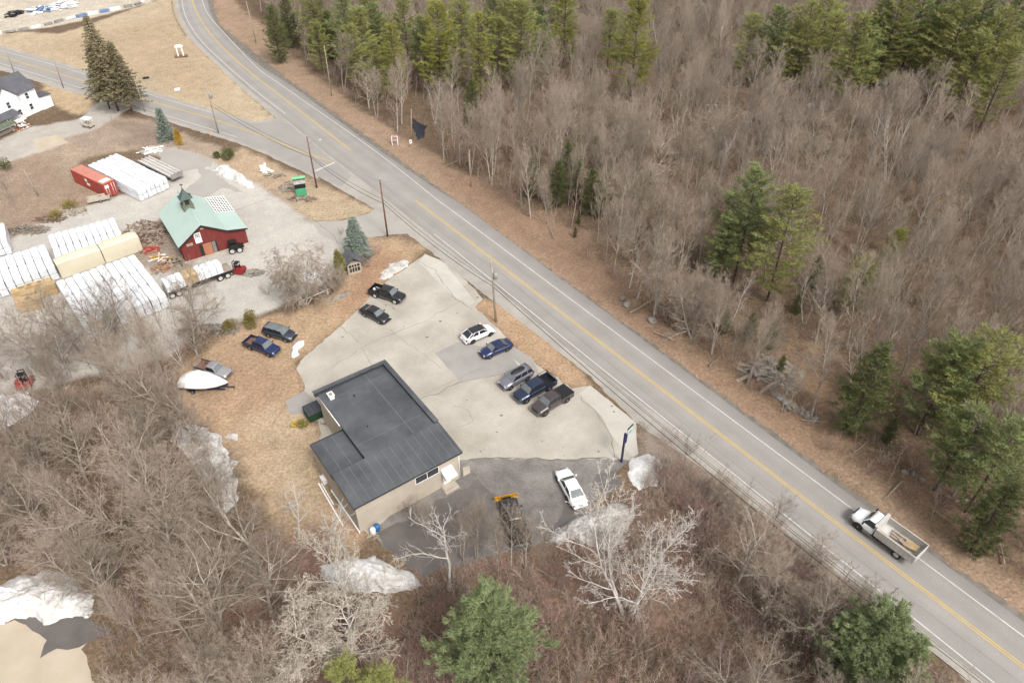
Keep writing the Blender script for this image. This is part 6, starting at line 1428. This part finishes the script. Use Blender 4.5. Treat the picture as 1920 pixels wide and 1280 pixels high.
BANK = [(790,1090),(1000,1055),(1110,1020),(1190,935),(1240,872),(1330,905),(1450,1005),(1590,1125),(1730,1255),(1900,1420),(1500,1760),(700,1760),(760,1200)]
for x, y in scatter(BANK, .95, B, 44, 30000):
    q = R.random(); br.append((x, y, R.randrange(4) if q < .75 else 4+R.randrange(3), R.uniform(.45,1.15) if q < .75 else R.uniform(.35,.75), (R.uniform(-.2,.2),R.uniform(-.2,.2))))
print('brush', len(br))
instanced('undergrowth', br, 'tangle of leafless brush and saplings on the forest floor', 'undergrowth', [[c for c in s.children] for s in sh0]+[pair(v, fb) for v in V_SA])
for k, (px, py, s_) in enumerate([(893,1046,.62),(958,1060,.66),(985,1068,.6),(868,1050,.5),(930,1072,.55),(1012,1062,.5),(800,1010,.35)]):
    plant('bare_tree', (V_F+V_SA)[k % 6], G(px,py), 'slim grey bare tree on the bank below the yellow plow', 'tree', 'slim trees in front of the dark lot', s_)
# fallen limbs on the forest floor
R.seed(77); fprot = []
for i in range(3):
    tb = MB(); p = Vector((0,0,.15)); pts_ = [p]; 
    for k in range(6): p = p+Vector((1.1,R.uniform(-.22,.22),R.uniform(-.03,.06))); pts_.append(p)
    tb.tube(pts_, [.17-.022*k for k in range(7)], 6)
    for k in range(5): q = pts_[2+k % 4]; tb.tube([q, q+Vector((R.uniform(.3,1.2),R.uniform(-1,1),R.uniform(0,.5)))], [.06,.015], 4)
    fprot.append(tb.build('fallen_limb', 'wood_old'))
spots = [(1100,470),(1180,590),(1260,640),(1330,690),(1600,850),(1500,790),(1555,700),(1690,905),(1750,960),(1040,450),(1880,1060),(1300,480),(1395,540),(1120,1120),(1040,1090),(760,1200),(450,1130),(1250,1200),(1350,1080),(1700,640),(1820,560),(1500,440),(980,400),(1030,1180),(1180,1240),(860,1240),(1420,1180),(1630,750),(560,1150),(1780,1010)]
for k, q in enumerate(spots):
    o = fprot[k] if k < 3 else fprot[k % 3].copy()
    if k >= 3: COL.objects.link(o)
    o.location = G(*q)+Vector((0,0,.25)); o.rotation_euler = (0,R.uniform(-.04,.02),R.uniform(0,6.28)); o.scale = (R.uniform(.4,.85),)*3
    tag(o, 'fallen pale limb lying on leaf litter under bare trees', 'fallen limb', 'fallen limbs on the litter')
# thin roadside saplings one can tell apart
for k, (px, py) in enumerate([(958,330),(975,352),(1000,390),(1035,400),(1060,425),(905,320),(938,300),(1085,470),(1042,435),(1010,375),(870,880+80),(900,985),(870,1010),(935,1080),(1310,870),(1350,900),(1400,935),(1270,850),(1240,840)]):
    plant('sapling', V_SA[k % 3], G(px,py), 'thin bare sapling standing along the edge of the pavement or verge', 'sapling', 'thin saplings along the verges', R.uniform(.5,.85))
